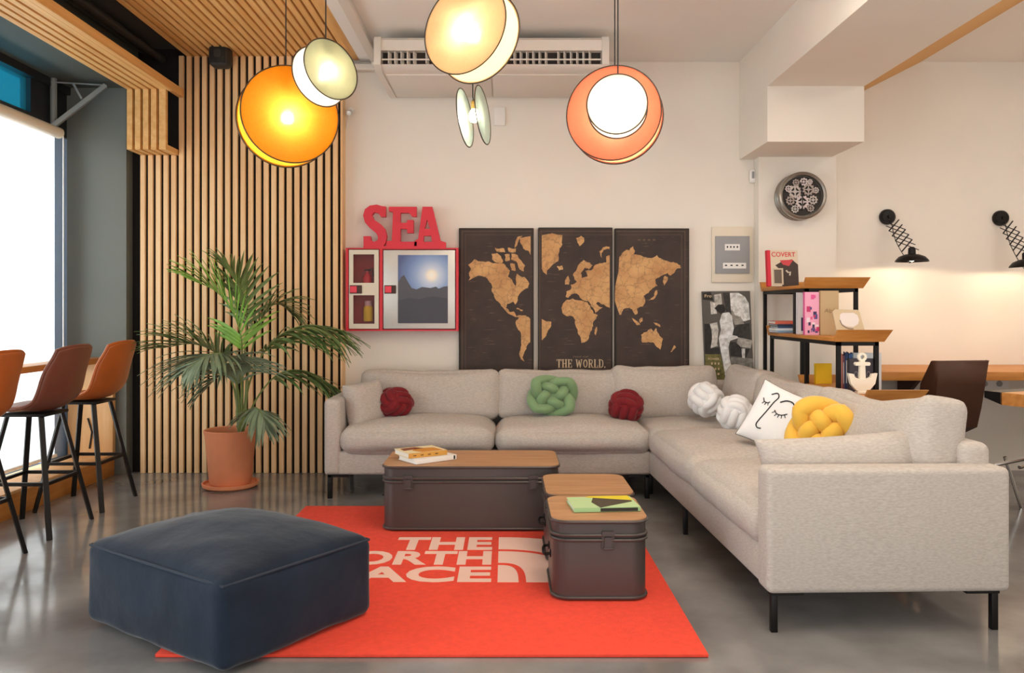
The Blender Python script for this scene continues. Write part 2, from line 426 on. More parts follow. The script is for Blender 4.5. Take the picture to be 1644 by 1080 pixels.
# ceiling slats
mb = MB()
for i in range(23):
    x = -2.345 + i*PIT*.985
    if x + .042 > -1.1: break
    mb.box((x, .2, ZC+.01), (x+.042, 5.99, ZC+.055), .003, seg=1)
struct(mb, 'ceiling_slats', 'slat_y')
struct(MB().box((-2.36, .2, ZC+.05), (-1.1, 5.995, ZC+.075)), 'ceiling_backing', 'slatback')
struct(MB().box((-1.13, .2, ZC-.002), (-1.085, 6.0, ZC+.07), .003), 'trim_ceiling_edge', 'slat_y')
# window wall: posts, transom, teal upper lights, sill
XW = -3.22
mb = MB()
mb.box((XW-.06, -1.2, 2.44), (XW+.04, 5.8, 2.52)); mb.box((XW-.06, -1.2, 2.76), (XW+.05, 5.9, 2.83))
mb.box((XW-.06, -1.2, 0), (XW+.03, 5.9, .14)); mb.box((XW-.05, 2.3, .1), (XW+.03, 2.38, 2.8)); mb.box((XW-.05, 5.45, 2.45), (XW+.022, 5.899, 2.8))
wf = struct(mb, 'window_1', mat('dark_window_frame', '2a2c2e', .5, metal=.3))
tealm = glass_mat('teal_glass', '58cfe6', .1, .3)
MB().box((XW-.02, .0, 2.5), (XW-.01, 5.46, 2.78)).build('upper_pane', tealm, wf)
MB().box((XW-.02, -1.2, .14), (XW-.012, 5.72, 2.44)).build('lower_pane', glass_mat('clear_glass', 'f4fafc', .02, .06), wf)
MB().box((XW-.06, 5.6, .0), (XW+.024, 5.899, 2.44)).build('window_jamb', mat('outdoor_blue_jamb', 'a5c6f2', .35), wf)  # blue light from outdoors is put into the jamb colour
MB().tube([(XW+.06, 5.66, 2.44), (XW+.06, 5.66, 2.82)], .022, 8).build('window_post', 'bracegrey', wf)
# ================================================================== WINDOW SIDE
bl = thing('roller_blind', 'white roller blind glowing in front of the left shop window', 'roller blind', (-3.1, 4.05, .2))
mb = MB(); mb.box((-3.102, 2.5, .2), (-3.098, 5.56, 2.40)); mb.build('blind_fabric', shade_mat('blind_fabric', 'f6f6f6', tr=.7), bl)
mb = MB(); mb.tube([(-3.09, 2.5, 2.42), (-3.09, 5.6, 2.42)], .038, 16); mb.build('roller_tube', 'cream', bl)
mb = MB(); mb.tube([(-3.09, 2.5, .2), (-3.09, 5.56, .2)], .012, 8); mb.build('bottom_bar', 'white', bl)
mb = MB(); mb.tube([(-3.06, 5.6, 2.4), (-3.06, 5.6, .9)], .004, 6); mb.build('pull_chain', 'white', bl)
br = thing('awning_brace', 'grey metal diagonal brace above the roller blind corner', 'brace', (-3.15, 5.6, 2.45))
mb = MB(); mb.bar((-3.16, 5.62, 2.46), (-2.84, 5.75, 2.79), .045, .03); mb.build('strut', 'bracegrey', br)
mb = MB(); mb.bar((-3.17, 5.64, 2.785), (-2.84, 5.76, 2.795), .009, .009); mb.bar((-3.03, 5.67, 2.785), (-2.98, 5.69, 2.68), .014); mb.build('bracket', 'bracegrey', br)
pl = thing('window_bench', 'low pine plinth bench running under the window bar', 'bench', (-3.0, 4.2, 0))
MB().box((-3.16, 1.5, 0), (-2.845, 5.89, .135), .004).build('plinth', 'oak_y', pl)
MB().box((-3.16, 1.5, .135), (-2.84, 5.89, .155), .004).build('bench_top', 'ply', pl)
MB().box((-3.16, 5.84, .155), (-2.835, 5.885, .815), .004).build('end_panel', 'ply', pl)
MB().box((-3.07, 2.0, .815), (-2.9, 5.89, .855), .004).build('bar_top', 'oak_y', pl)
mb = MB(); mb.tube([(-3.0, 5.835, .2), (-2.98, 5.83, .32), (-3.01, 5.83, .42)], .006, 6); mb.build('power_cable', 'cable', pl)
# ducts in the dark recess
for k, (x, z) in enumerate(((-2.60, 3.06), (-2.50, 3.02))):
    mb = MB(); mb.tube([(x, .2, z), (x, 5.9, z)], .028, 10)
    o = mb.build('cable_duct', 'cable'); tag(o, ('black pipe above the slatted soffit, further from the wood ceiling', 'black pipe above the slatted soffit, beside the wood ceiling edge')[k], 'pipe', 'pipes in the dark ceiling recess')
# black loudspeaker on slat wall
c = P(356, 91, 5.82)
sp = thing('wall_speaker', 'small black speaker mounted at the top of the slatted wall', 'speaker', (c.x, 5.82, c.z-.09))
MB().cushion((.145, .13, .17), .035, (0, .01, 0), T(c.x, 5.80, c.z), 0, n=6).build('cabinet', mat('black_plastic', '2b2724', .6), sp)
MB().box((c.x-.03, 5.86, c.z-.03), (c.x+.03, 5.945, c.z+.03)).build('bracket', 'blackmetal', sp)
MB().box((c.x-.055, 5.727, c.z-.07), (c.x+.055, 5.735, c.z+.07), .003).build('grille', mat('speaker_grille', '1c1a18', .8, bump=.5, bscale=300), sp)

# bar stools
def make_stool(leather, name_label):
    st = thing('bar_stool', name_label, 'bar stool', (0, 0, 0))
    prof = catmull([(-.21, 0, .655), (-.13, 0, .672), (0, 0, .664), (.10, 0, .668), (.165, 0, .715), (.205, 0, .82), (.235, 0, .93), (.25, 0, 1.005)], 4)
    vs = []; fs = []; NS = 12; n = len(prof)
    for i, p in enumerate(prof):
        t = i/(n-1)
        hw = .19 + .03*math.sin(math.pi*min(1, t*1.1)) - .015*max(0, t-.8)/.2
        back = max(0, min(1, (t-.45)/.35))
        for k in range(NS+1):
            s = -1+2*k/NS
            hb = max(0, min(1, (p.z-.70)/.30)); ramp = max(0, min(1, (t-.15)/.45))
            up = .065*abs(s)**2.2*ramp*(1-back) + .055*abs(s)**2*back*(1-hb)
            fw = (.045*(1-hb)+.035)*abs(s)**2.2*back
            dz = -.02*abs(s)**3*back
            vs.append((p.x-fw, s*hw, p.z+up+dz))
    for i in range(n-1):
        for k in range(NS):
            a = i*(NS+1)+k; fs.append((a, a+NS+1, a+NS+2, a+1))
    mb = MB(); mb.add(vs, fs); sh = mb.build('seat_shell', leather, st, sharp=80)
    md = sh.modifiers.new('thick', 'SOLIDIFY'); md.thickness = .026; md.offset = 0
    md = sh.modifiers.new('round', 'SUBSURF'); md.levels = 1; md.render_levels = 1
    # stitched edge
    edge = [vs[k*(NS+1)] for k in range(n)] + [vs[(n-1)*(NS+1)+k] for k in range(1, NS+1)] + [vs[i*(NS+1)+NS] for i in range(n-2, -1, -1)]
    mb = MB(); mb.tube([(x, y, z) for x, y, z in edge], .009, 6); mb.build('piping', leather, st)
    mb = MB(); mb.box((-.12, -.12, .628), (.12, .12, .645), .004); mb.build('seat_plate', 'blackmetal', st)
    for sx in (-1, 1):
        for sy in (-1, 1):
            mb = MB(); a = Vector((sx*.09, sy*.10, .635)); b = Vector((sx*.20, sy*.215, 0)); mb.bar(a, b, .026, .018); mb.build('leg', 'blackmetal', st)
    f = .28; k = 1-f/.635
    q = [(sx*(.09+.11*k), sy*(.10+.115*k), f) for sx, sy in ((-1, -1), (1, -1), (1, 1), (-1, 1))]
    mb = MB()
    for i in range(4): mb.bar(q[i], q[(i+1) % 4], .018)
    mb.build('footrest', 'blackmetal', st)
    return st
s1 = make_stool('cognac', 'cognac leather bar stool nearest the dark wall and the palm')
s1.location = (-2.585, 5.0, 0); s1['group'] = 'bar stools along the window'
s2 = make_stool('brownleather', 'dark brown leather bar stool, the only dark one at the window bar')
s2.location = (-2.575, 4.43, 0); s2['group'] = 'bar stools along the window'
s3 = copy_tree(s1); s3.location = (-2.57, 3.78, 0); s3['label'] = 'cognac bar stool cut by the left edge of the photo'

# ================================================================== PALM
pc = Vector((-1.87, 5.5, 0))
pt = thing('potted_palm', 'green palm in a terracotta pot before the slatted wood wall', 'potted plant', pc)
mb = MB(); mb.lathe([(0, .0), (.165, 0), (.182, .012), (.186, .032), (.176, .034), (.165, .02), (0, .02)], 40, T(*pc)); mb.build('saucer', 'terra', pt)
mb = MB(); mb.lathe([(0, .022), (.128, .022), (.138, .035), (.166, .35), (.172, .372), (.174, .385), (.168, .39), (.158, .385), (.152, .34), (0, .34)], 44, T(*pc)); mb.build('pot', 'terra', pt)
mb = MB(); mb.lathe([(.151, .345), (.08, .352), (0, .356)], 30, T(*pc)); mb.build('soil', 'soil', pt)
rnd = random.Random(4)
def frond(pts, L, m, droop=.5, n=30, start=.32, splay=.75, side_up=0.0, hang=0.0):
    c = catmull(pts, 12); N = len(c)
    mb = MB(); mb.tube(c, [max(.0018, .0085*(1-i/N)**.8) for i in range(N)], 6)
    st = mb.build('frond_stalk', 'stem', pt)
    mb = MB()
    for i in range(n):
        t = start + (1-start)*i/(n-1)
        f = t*(N-1); a = int(min(N-2, f)); p = c[a].lerp(c[a+1], f-a); tg = (c[a+1]-c[a]).normalized()
        sd = tg.cross(Vector((0, 0, 1)))
        if sd.length < .2: sd = tg.cross(Vector((0, 1, .2)))
        sd.normalize(); nr = sd.cross(tg)
        prof = (math.sin(math.pi*min(1, (t-start)/(1-start)*.82+.16)))**.6
        for sgn in (-1, 1):
            ln = L*prof*(.88+.24*rnd.random()); wd = .0115*(.8+.4*rnd.random())*min(1, ln/.15)
            sp = splay*(1-.55*(t-start)/(1-start)) + rnd.uniform(-.1, .1)
            d = (tg*(1-sp*.55) + sd*sgn*sp + nr*(.22+side_up+rnd.uniform(-.1, .1)) + Vector((0, 0, -hang*(.7+.6*rnd.random())))).normalized()
            q = p.copy(); vs = []; fs = []; K = 6
            for k in range(K+1):
                u = k/K; w = wd*(1-(2*u-.75)**2*.62) if u < 1 else .0006
                w = max(.0006, w*(1 if u < .8 else (1-u)/.2+.02))
                b = d.cross(nr); b = b.normalized() if b.length > .01 else sd
                nn = b.cross(d).normalized()
                vs += [q - b*w, q + nn*(-.0035), q + b*w]
                q = q + d*(ln/K)
                d = (d + Vector((0, 0, -1))*droop*.22*(u+.25)).normalized()
            for k in range(K):
                o = k*3; fs += [(o, o+1, o+4, o+3), (o+1, o+2, o+5, o+4)]
            mb.add(vs, fs)
    mb.build('leaflets', m, st, sharp=70)
def fp(*a): return [Vector(pc) + Vector((X_(x, 5.5+dy) - pc.x, dy, Z_(y, 5.5+dy))) for x, y, dy in a]
B0 = (386, 698, 0)
frond(fp(B0, (388, 610, -.02), (385, 530, -.05), (352, 472, -.10), (300, 446, -.18)), .40, 'leaf_lt', .6, 30, .40)
frond(fp(B0, (390, 600, .04), (396, 520, .08), (388, 462, .12), (360, 425, .16)), .32, 'leaf', .4, 22, .5)
frond(fp((388, 698, 0), (402, 610, .0), (438, 548, -.02), (490, 522, -.05), (550, 530, -.12)), .46, 'leaf', .8, 36, .42, .6, 0, .55)
frond(fp((388, 698, 0), (412, 640, .05), (448, 600, .08), (492, 596, .10), (540, 622, .10)), .34, 'leaf', .8, 28, .42, .6, 0, .55)
frond(fp(B0, (388, 620, -.1), (374, 575, -.25), (338, 568, -.42), (300, 592, -.55)), .46, 'leaf_gr', .8, 36, .36, 1.1, 0, .35)
frond(fp((384, 698, 0), (376, 625, .0), (352, 572, -.06), (312, 552, -.14), (262, 558, -.2)), .44, 'leaf', .55, 30, .42, .9)
frond(fp((388, 698, 0), (395, 668, -.12), (408, 654, -.22), (420, 664, -.28), (425, 684, -.3)), .25, 'leaf_gr', .9, 26, .3, .9, 0, .6)
frond(fp((388, 698, 0), (400, 590, .08), (415, 525, .12), (440, 488, .15), (470, 500, .16)), .32, 'leaf', .8, 24, .45, .7, 0, .3)
frond(fp((386, 698, 0), (384, 640, -.06), (376, 606, -.14), (352, 604, -.25), (325, 630, -.3)), .32, 'leaf_gr', 1.0, 20, .4)
for k, (x, dy) in enumerate(((382, 0), (388, .02), (393, -.02))):
    mb = MB(); mb.tube(catmull(fp((386, 700, 0), (x, 660, dy), (x+k*3-2, 610, dy)), 6), [.017]*7+[.011]*6, 8); mb.build('stem', 'stem', pt)

# ================================================================== SOFA
sofa = thing('sectional_sofa', 'large beige linen L shaped corner sofa with slim black legs', 'sofa', (.9, 5.2, 0))
SX0, SX1 = -1.155, .935; SY0, SY1 = 5.13, 5.935
mb = MB(); mb.box((SX0, SY0+.01, .15), (SX1-.01, SY1-.02, .30), .02, seg=3); mb.build('base', 'sofa', sofa)
mb = MB(); mb.box((SX0, SY0, .15), (SX0+.105, SY1, .632), .03, seg=4); mb.build('arm', 'sofa', sofa)
mb = MB(); mb.box((SX0+.1, SY1-.11, .29), (1.72, SY1, .69), .035, seg=4); mb.build('back_frame', 'sofa', sofa)
def seat(cx, cy, sx, sy, z0, z1, seed, Mx=None, puff=.05):
    mb = MB(); m = T(cx, cy, (z0+z1)/2)
    mb.cushion((sx, sy, z1-z0), .07, (.012, .03, puff), (Mx @ m) if Mx is not None else m, .008, seed)
    return mb.build('seat_cushion', 'sofa', sofa, sharp=180)
seat(-.565, 5.43, .985, .66, .285, .45, 1); seat(.43, 5.43, .985, .66, .285, .445, 2)
def backc(cx, cy, sx, sz, z0, tilt, seed, Mx=None, rz=0, th=.19):
    mb = MB(); m = T(cx, cy, z0) @ RZ(rz) @ RX(-tilt) @ T(0, 0, sz/2)
    mb.cushion((sx, th, sz), .05, (.015, .05, .012), (Mx @ m) if Mx is not None else m, .010, seed, sag=.035)
    return mb.build('back_cushion', 'sofa', sofa, sharp=180)
backc(-.53, 5.66, .96, .335, .43, 10, 3); backc(.41, 5.67, .93, .335, .43, 10, 4); backc(1.10, 5.63, .72, .365, .43, 11, 5, th=.2)
# right-hand module, turned by a degree or two
F = Vector((.965, 2.98, 0)); MR = T(*F) @ RZ(1.7); RL = 2.95; RD = .915
mb = MB(); mb.box((.012, .02, .15), (RD-.02, RL, .30), .02, MR, 3); mb.build('base', 'sofa', sofa)
mb = MB(); mb.box((0, 0, .15), (RD, .125, .612), .024, MR, 4); mb.build('arm', 'sofa', sofa)
mb = MB(); mb.box((RD-.13, .09, .29), (RD-.014, RL, .69), .035, MR, 4); mb.build('back_frame', 'sofa', sofa)
seat(.36, .615, .74, .985, .285, .445, 7, MR); seat(.36, 1.60, .74, .985, .285, .45, 8, MR, .045)
seat(.38, 2.44, .76, .70, .285, .445, 9, MR, .03)
def backr(cy, sy, sz, seed, tilt=9, cx=.70, th=.2, dz=0, sag=.04, roll=0):
    mb = MB(); m = MR @ T(cx, cy, .43+dz) @ RZ(-90) @ RX(-tilt) @ RY(-roll) @ T(0, 0, sz/2)
    mb.cushion((sy, th, sz), .055, (.015, .055, .012), m, .011, seed, sag=sag)
    return mb.build('back_cushion', 'sofa', sofa, sharp=180)
backr(.62, .98, .352, 11, sag=.13, roll=3.5); backr(1.59, .95, .345, 12, sag=.055); backr(2.38, .62, .365, 13, 10, sag=.05)
for x, y in ((SX0+.035, SY0+.03), (.90, SY0+.03), (SX0+.035, SY1-.05), (.90, SY1-.05)):
    mb = MB(); mb.box((x-.014, y-.014, 0), (x+.014, y+.014, .15), .002)
    mb.box((x-.014 if x < 0 else x-.12, y-.014, .135), (x+.12 if x < 0 else x+.014, y+.014, .15)); mb.build('leg', 'blackmetal', sofa)
for x, y in ((.035, .04), (RD-.045, .04), (.035, 1.35), (RD-.045, 1.35), (.05, 2.3), (RD-.045, 2.88)):
    mb = MB(); mb.box((x-.0125, y-.012, 0), (x+.0125, y+.012, .15), .002, MR)
    mb.box((x-.016 if x < .4 else x-.11, y-.014, .138), (x+.11 if x < .4 else x+.016, y+.014, .15), 0, MR); mb.build('leg', 'blackmetal', sofa)

# ---- pillows that lie on the sofa
o = MB().pillow(.30, .30, .17, T(-.935, 5.38, .575) @ RZ(48) @ RX(80) @ RZ(6), seed=3).build('scatter_pillow', 'sofa', sharp=180, merge=True)
tag(o, 'small beige linen pillow propped against the left sofa arm', 'pillow')
o = MB().pillow(.66, .29, .15, MR @ T(.37, .215, .562) @ RY(-3.5) @ RX(76), seed=5, pinch=.055).build('lumbar_pillow', 'sofa', sharp=180, merge=True)
tag(o, 'long beige lumbar pillow lying along the right sofa arm', 'pillow')
def monkey_fist(mb, R, r, m):
    ar = R - r; un = ar*.74
    for g in range(3):
        for k in (-1, 0, 1):
            o = k*r*1.75; s = math.sqrt(max(.2, 1-(o/R)**2*.8))
            pts = []
            for i in range(36):
                a = 2*math.pi*i/36; c, d = math.cos(a), math.sin(a)
                u = math.copysign(abs(c)**.85, c)*ar*s; v = math.copysign(abs(d)**.85, d)*un*s
                p = [0, 0, 0]; p[g] = u; p[(g+1) % 3] = v; p[(g+2) % 3] = o
                pts.append(p)
            mb.tube(pts, r, 9, True, m)
    b = bmesh.new(); bmesh.ops.create_icosphere(b, subdivisions=3, radius=R*.72); mb.bm(b, m)
def fist(name, label, mt, px, py, Y, R, rot, group=None, sq=(1, 1, 1)):
    c = P(px, py, Y); mb = MB()
    monkey_fist(mb, R, R*.25, T(*c) @ Matrix.Diagonal((*sq, 1)) @ rot)
    return tag(mb.build(name, mt, sharp=180), label, 'knot pillow', group)
fist('knot_pillow', 'crimson knot ball pillow beside the small beige pillow on the left', 'crimson', 634, 646, 5.45, .125, RZ(25) @ RX(40) @ RY(30), 'red knot pillows', (1.0, 1.0, .82))
fist('knot_pillow', 'crimson knot ball pillow near the sofa corner, right of the green one', 'crimson', 1005, 652, 5.42, .12, RZ(-20) @ RX(30) @ RY(15), 'red knot pillows', (1, 1, .92))
fist('knot_pillow', 'white knot ball pillow set furthest into the sofa corner', 'whitepl', 1133, 641, 5.28, .113, RZ(35) @ RX(25) @ RY(35), 'white knot pillows')
fist('knot_pillow', 'white knot ball pillow touching the drawn face pillow', 'whitepl', 1180, 663, 4.95, .11, RZ(-25) @ RX(20) @ RY(20), 'white knot pillows')
def turk(mb, R0, A, B, r, q, m, p=3, n=220, ph=0):
    pts = []
    for i in range(n):
        t = 2*math.pi*i/n; rr = R0 + A*math.cos(q*t); th = p*t + ph
        sq = 1/max(abs(math.cos(th)), abs(math.sin(th)))**.45
        pts.append((rr*sq*math.cos(th), rr*sq*math.sin(th), B*math.sin(2*q*t)))
    mb.tube(pts, r, 12, True, m)
    b = bmesh.new(); bmesh.ops.create_icosphere(b, subdivisions=3, radius=1)
    mb.bm(b, m @ Matrix.Diagonal((R0*1.1, R0*1.1, B*.9, 1)))
c = P(887, 635, 5.46); mb = MB()
turk(mb, .083, .043, .034, .033, 4, T(*c) @ RX(78) @ Matrix.Diagonal((1.12, .92, 1.2, 1)), ph=.35)
tag(mb.build('knot_pillow', 'sage', sharp=180), 'sage green square knot pillow in the middle of the sofa', 'knot pillow')
c = P(1319, 697, 3.72); mb = MB()
turk(mb, .083, .047, .043, .041, 4, T(*c) @ RZ(-30) @ RX(74) @ Matrix.Diagonal((.96, 1.04, 1.05, 1)), ph=.1)
tag(mb.build('knot_pillow', 'mustard', sharp=180), 'mustard yellow square knot pillow leaning on the right backrest', 'knot pillow')
# face pillow
fpM = basis(P(1247, 672, 4.28), *[Vector(v) for v in ((1, 0, 0), (0, 1, 0), (0, 0, 1))]) @ RZ(-24) @ RX(68) @ RZ(-24)
fc = thing('face_pillow', 'white pillow with a black line drawing of a sleeping face', 'pillow', tuple(P(1247, 672, 4.28)))
MB().pillow(.30, .34, .12, fpM, seed=8).build('cover', 'cotton', fc, sharp=180, merge=True)
mb = MB()
def pz(x, y, w=.30, h=.34, t=.12):
    u = x/(w/2); v = y/(h/2); return t/2*max(0, (1-u**4)*(1-v**4))**.5 + .0015
def drawn(pts, r=.003):
    mb.tube([(x, y, pz(x, y)) for x, y, _ in catmull([(a, b, 0) for a, b in pts], 5)], r, 6, False, fpM)
drawn([(-.070, .095), (-.045, .115), (-.030, .095), (-.040, .06), (-.052, 0), (-.066, -.06), (-.068, -.085), (-.055, -.098), (-.037, -.094)])
drawn([(-.012, .075), (.015, .098), (.048, .100), (.070, .072)], .0035)
drawn([(-.018, .025), (.0, .012), (.025, .016), (.048, .034)], .0028)
drawn([(-.098, .062), (-.085, .045), (-.066, .045), (-.058, .055)], .0028)
for x, y, dx, dy in ((-.012, .02, -.012, -.014), (0, .012, -.006, -.016), (.012, .012, 0, -.017), (.025, .016, .006, -.017), (.037, .024, .011, -.014), (-.085, .045, -.007, -.014), (-.074, .043, -.003, -.015), (-.064, .046, .004, -.014)):
    drawn([(x, y), (x+dx*.5, y+dy*.5), (x+dx, y+dy)], .002)
mb.build('drawn_face', 'ink', fc)
mb = MB(); pts = []
for i in range(60):
    a = i/60*4; k = int(a); s = -1+2*(a-k); e = [(s, -1), (1, s), (-s, 1), (-1, -s)][k]
    pts.append((e[0]*.15*(1-.07*(1-e[1]**2)), e[1]*.17*(1-.07*(1-e[0]**2)), 0))
mb.tube(pts, .0022, 5, True, fpM); mb.build('piping', 'ink', fc)

# ================================================================== POUF
pf = thing('floor_pouf', 'large navy velvet floor pouf with domed top on the rug corner', 'pouf', (-1.06, 3.125, .016))
PM = T(-1.06, 3.125, .016) @ RZ(55)
b = MB(); b.cushion((.685, .845, .295), .04, (.02, .02, .0), T(0, 0, .1475), .007, 21, n=30)
vs = []
for v in b.v:
    u, w = v.x/.355, v.y/.435
    k = max(0, (1-u*u))*max(0, (1-w*w))
    if v.z > .15: v = Vector((v.x, v.y, v.z + .085*k**.7 + .006*noise.noise(Vector((v.x*9, v.y*9, 5)))*k + .012*math.exp(-((u-.4)**2+(w-.55)**2)*6)*noise.noise(Vector((v.x*30, v.y*12, 1)))))
    vs.append(v)
b.v = [PM @ v for v in vs]; b.build('cover', 'velvet', pf, sharp=180)
mb = MB(); pts = []
for (x0, y0), (x1, y1) in zip(((-1, -1), (1, -1), (1, 1), (-1, 1)), ((1, -1), (1, 1), (-1, 1), (-1, -1))):
    for i in range(14):
        t = i/14; x = x0+(x1-x0)*t; y = y0+(y1-y0)*t
        kx = 1-y*y if abs(x) == 1 else 0; ky = 1-x*x if abs(y) == 1 else 0
        pts.append((x*(.330+.014*kx), y*(.410+.014*ky), .287+.006*(kx+ky)))
mb.tube(pts, .0055, 6, True, PM); mb.build('seam', 'seam', pf)

# ================================================================== RUG
rg = thing('area_rug', 'red rectangular rug with pale lettering in front of the sofa', 'rug', (-.255, 3.845, 0))
MB().box((-1.21, 2.79, .001), (.70, 4.90, .014), .004).build('pile', 'rug', rg)
FL = T(0, 0, .0138)
mb = MB()
text_into(mb, 'THE', -.555, -.068, 4.00, 4.22, FL, .035, .0012)
text_into(mb, 'NORTH', -.93, -.068, 3.765, 3.98, FL, .035, .0012)
text_into(mb, 'FACE', -.80, -.064, 3.525, 3.74, FL, .035, .0012)
mb.build('lettering', 'rugtext', rg)
def sel(a, b, n=2.3, k=24):
    out = []
    for i in range(k+1):
        t = math.pi/2*i/k; out.append((a*math.cos(t)**(2/n), b*math.sin(t)**(2/n)))
    return out
mb = MB(); D0 = T(-.036, 3.525, .0138)
mb.prism([(0, 0)] + sel(.092, .235, 3.2), .0012, D0)
mb.prism(sel(.36, .45, 2.4) + sel(.125, .27, 3)[::-1], .0012, D0)
mb.prism(sel(.59, .695, 2.3) + sel(.40, .485, 2.3)[::-1], .0012, D0)
mb.build('emblem', 'rugtext', rg)

# ================================================================== TRUNK TABLES
def trunk(label, x0, x1, y0, y1, h, r, latches, side=True, group=None, z0=.014):
    w, d = x1-x0, y1-y0; cx, cy = (x0+x1)/2, (y0+y1)/2
    tk = thing('trunk_table', label, 'trunk table', (cx, cy, z0), 0, group)
    zl = h*.76; C = T(cx, cy, z0)
    mb = MB(); mb.prism(rrect(w, d, r), zl-.004, C @ T(0, 0, .004))
    for z, e in ((.012, .004), (zl-.008, .005)):
        mb.tube([(x, y, z) for x, y in rrect(w+e, d+e, r+e/2, 8)], .007, 8, True, C)
    mb.build('body', 'trunk', tk)
    mb = MB(); mb.prism(rrect(w, d, r), h-.018-zl, C @ T(0, 0, zl+.002))
    for z, e in ((zl+.012, .005), (h-.014, .010)):
        mb.tube([(x, y, z) for x, y in rrect(w+e, d+e, r+e/2, 8)], .007, 8, True, C)
    mb.build('lid', 'trunk', tk)
    mb = MB(); mb.prism(rrect(w+.008, d+.008, r), .012, C @ T(0, 0, h-.014)); mb.build('wood_top', 'trunkwood', tk)
    for lx in latches:
        mb = MB(); L = C @ basis((lx, -d/2, zl), (1, 0, 0), (0, 0, 1), (0, -1, 0))
        mb.prism(rrect(.052, .075, .010, 4, 0, -.012), .008, L)
        mb.prism(rrect(.030, .045, .006, 4, 0, -.015), .018, L)
        mb.prism(rrect(.050, .018, .005, 4, 0, .022), .016, L); mb.box((-.02, -.042, .012), (.02, -.034, .022), .002, L)
        mb.build('latch', flat('453d3a', .4), tk)
    if side:
        mb = MB(); L = C @ basis((-w/2, 0, h*.45), (0, -1, 0), (0, 0, 1), (-1, 0, 0))
        mb.tube(catmull([(-.06, 0, .0), (-.055, -.005, .025), (0, -.012, .03), (.055, -.005, .025), (.06, 0, 0)], 5), .006, 8, False, L)
        mb.prism(rrect(.03, .03, .006, 3, -.06, 0), .005, L); mb.prism(rrect(.03, .03, .006, 3, .06, 0), .005, L)
        mb.build('carry_handle', 'blackmetal', tk)
    return tk
trunk('long brown metal trunk table with wooden lid and two latches', -.66, .285, 4.34, 4.80, .355, .065, (-.335, .335))
trunk('small brown trunk table in front, carrying the green book', .192, .58, 3.30, 3.715, .335, .07, (.03,), group='small trunk tables')
trunk('small brown trunk table tucked behind the one with the green book', .195, .60, 3.775, 4.24, .328, .075, (), group='small trunk tables')
# books on trunks
def book(label, m, w, d, h, cover, spine=None, group=None, up=False, art=None, name='book'):
    """lying book: local x width (spine at -x), y length, z thickness; base at z=0 in matrix m"""
    c = m.translation
    bk = thing(name, label, 'book', tuple(c), 0, group)
    t = .003
    mb = MB(); mb.box((-w/2, -d/2, 0), (w/2, d/2, t), 0, m); mb.box((-w/2, -d/2, h-t), (w/2, d/2, h), 0, m)
    mb.build('cover', cover if isinstance(cover, str) and cover in M else flat(cover), bk)
    mb = MB(); mb.box((-w/2-.001, -d/2, 0), (-w/2+t, d/2, h), .001, m); mb.build('spine', flat(spine or cover) if not (cover in M) else cover, bk)
    mb = MB(); mb.box((-w/2+t, -d/2+.004, t), (w/2-.004, d/2-.004, h-t), 0, m); mb.build('pages', 'page', bk)
    if art: art(bk, m, w, d, h)
    return bk
def bz(px, py, Y, z): return Vector((X_(px, Y), Y, z))
zt = .014+.355
def art_white(bk, m, w, d, h):
    mb = MB(); mb.box((-w/2-.002, -d/2+.01, .003), (-w/2-.0005, -d/2+.02, h-.003), 0, m); mb.build('spine_mark', 'ink', bk)
    mb = MB(); mb.box((-.02, -.02, h), (.05, .06, h+.0006), 0, m); mb.build('cover_print', flat('a8a096'), bk)
book('white hardback book under the orange one on the long trunk', T(-.435, 4.50, zt) @ RZ(128), .19, .26, .026, 'f0ece6', art=art_white)
def art_orange(bk, m, w, d, h):
    mb = MB(); mb.prism([(-.08, -.10), (.02, -.09), (.04, .02), (-.02, .06), (-.085, .03)], .0006, m @ T(0, 0, h)); mb.build('cover_print', flat('cf8a2e'), bk)
    mb = MB(); mb.prism([(.03, -.03), (.08, .0), (.075, .09), (.0, .1)], .0006, m @ T(0, 0, h)); mb.build('cover_print', flat('8a4a28'), bk)
    mb = MB(); text_into(mb, '- - - -', -.09, .06, .010, .015, m @ basis((-w/2-.001, 0, 0), (0, -1, 0), (0, 0, 1), (-1, 0, 0)), 0, .0005); mb.build('spine_lettering', flat('5a3a10'), bk)
book('orange covered hardback book lying on top of the white one', T(-.475, 4.515, zt+.027) @ RZ(122), .19, .235, .026, 'ecd9ae', 'd39a44', art=art_orange)
zs = .014+.335
def art_green(bk, m, w, d, h):
    mb = MB(); mb.prism([(-.10, .03), (.0, -.13), (.105, -.13), (.105, .02), (.0, .05)], .0006, m @ T(0, 0, h)); mb.build('cover_print', flat('4a4030'), bk)
    mb = MB(); mb.prism([(.02, -.135), (.107, -.135), (.107, .04), (.09, .06)], .0008, m @ T(0, 0, h+.0003)); mb.build('cover_print', flat('e0cb28'), bk)
    mb = MB(); mb.box((-w/2-.002, -.13, .002), (-w/2-.0008, .03, h-.002), 0, m); mb.build('spine_band', flat('2a2620'), bk)
book('pale green and yellow softcover book on the front small trunk', T(.42, 3.51, zs) @ RZ(95), .20, .285, .018, 'b6cf98', '9cc088', art=art_green)

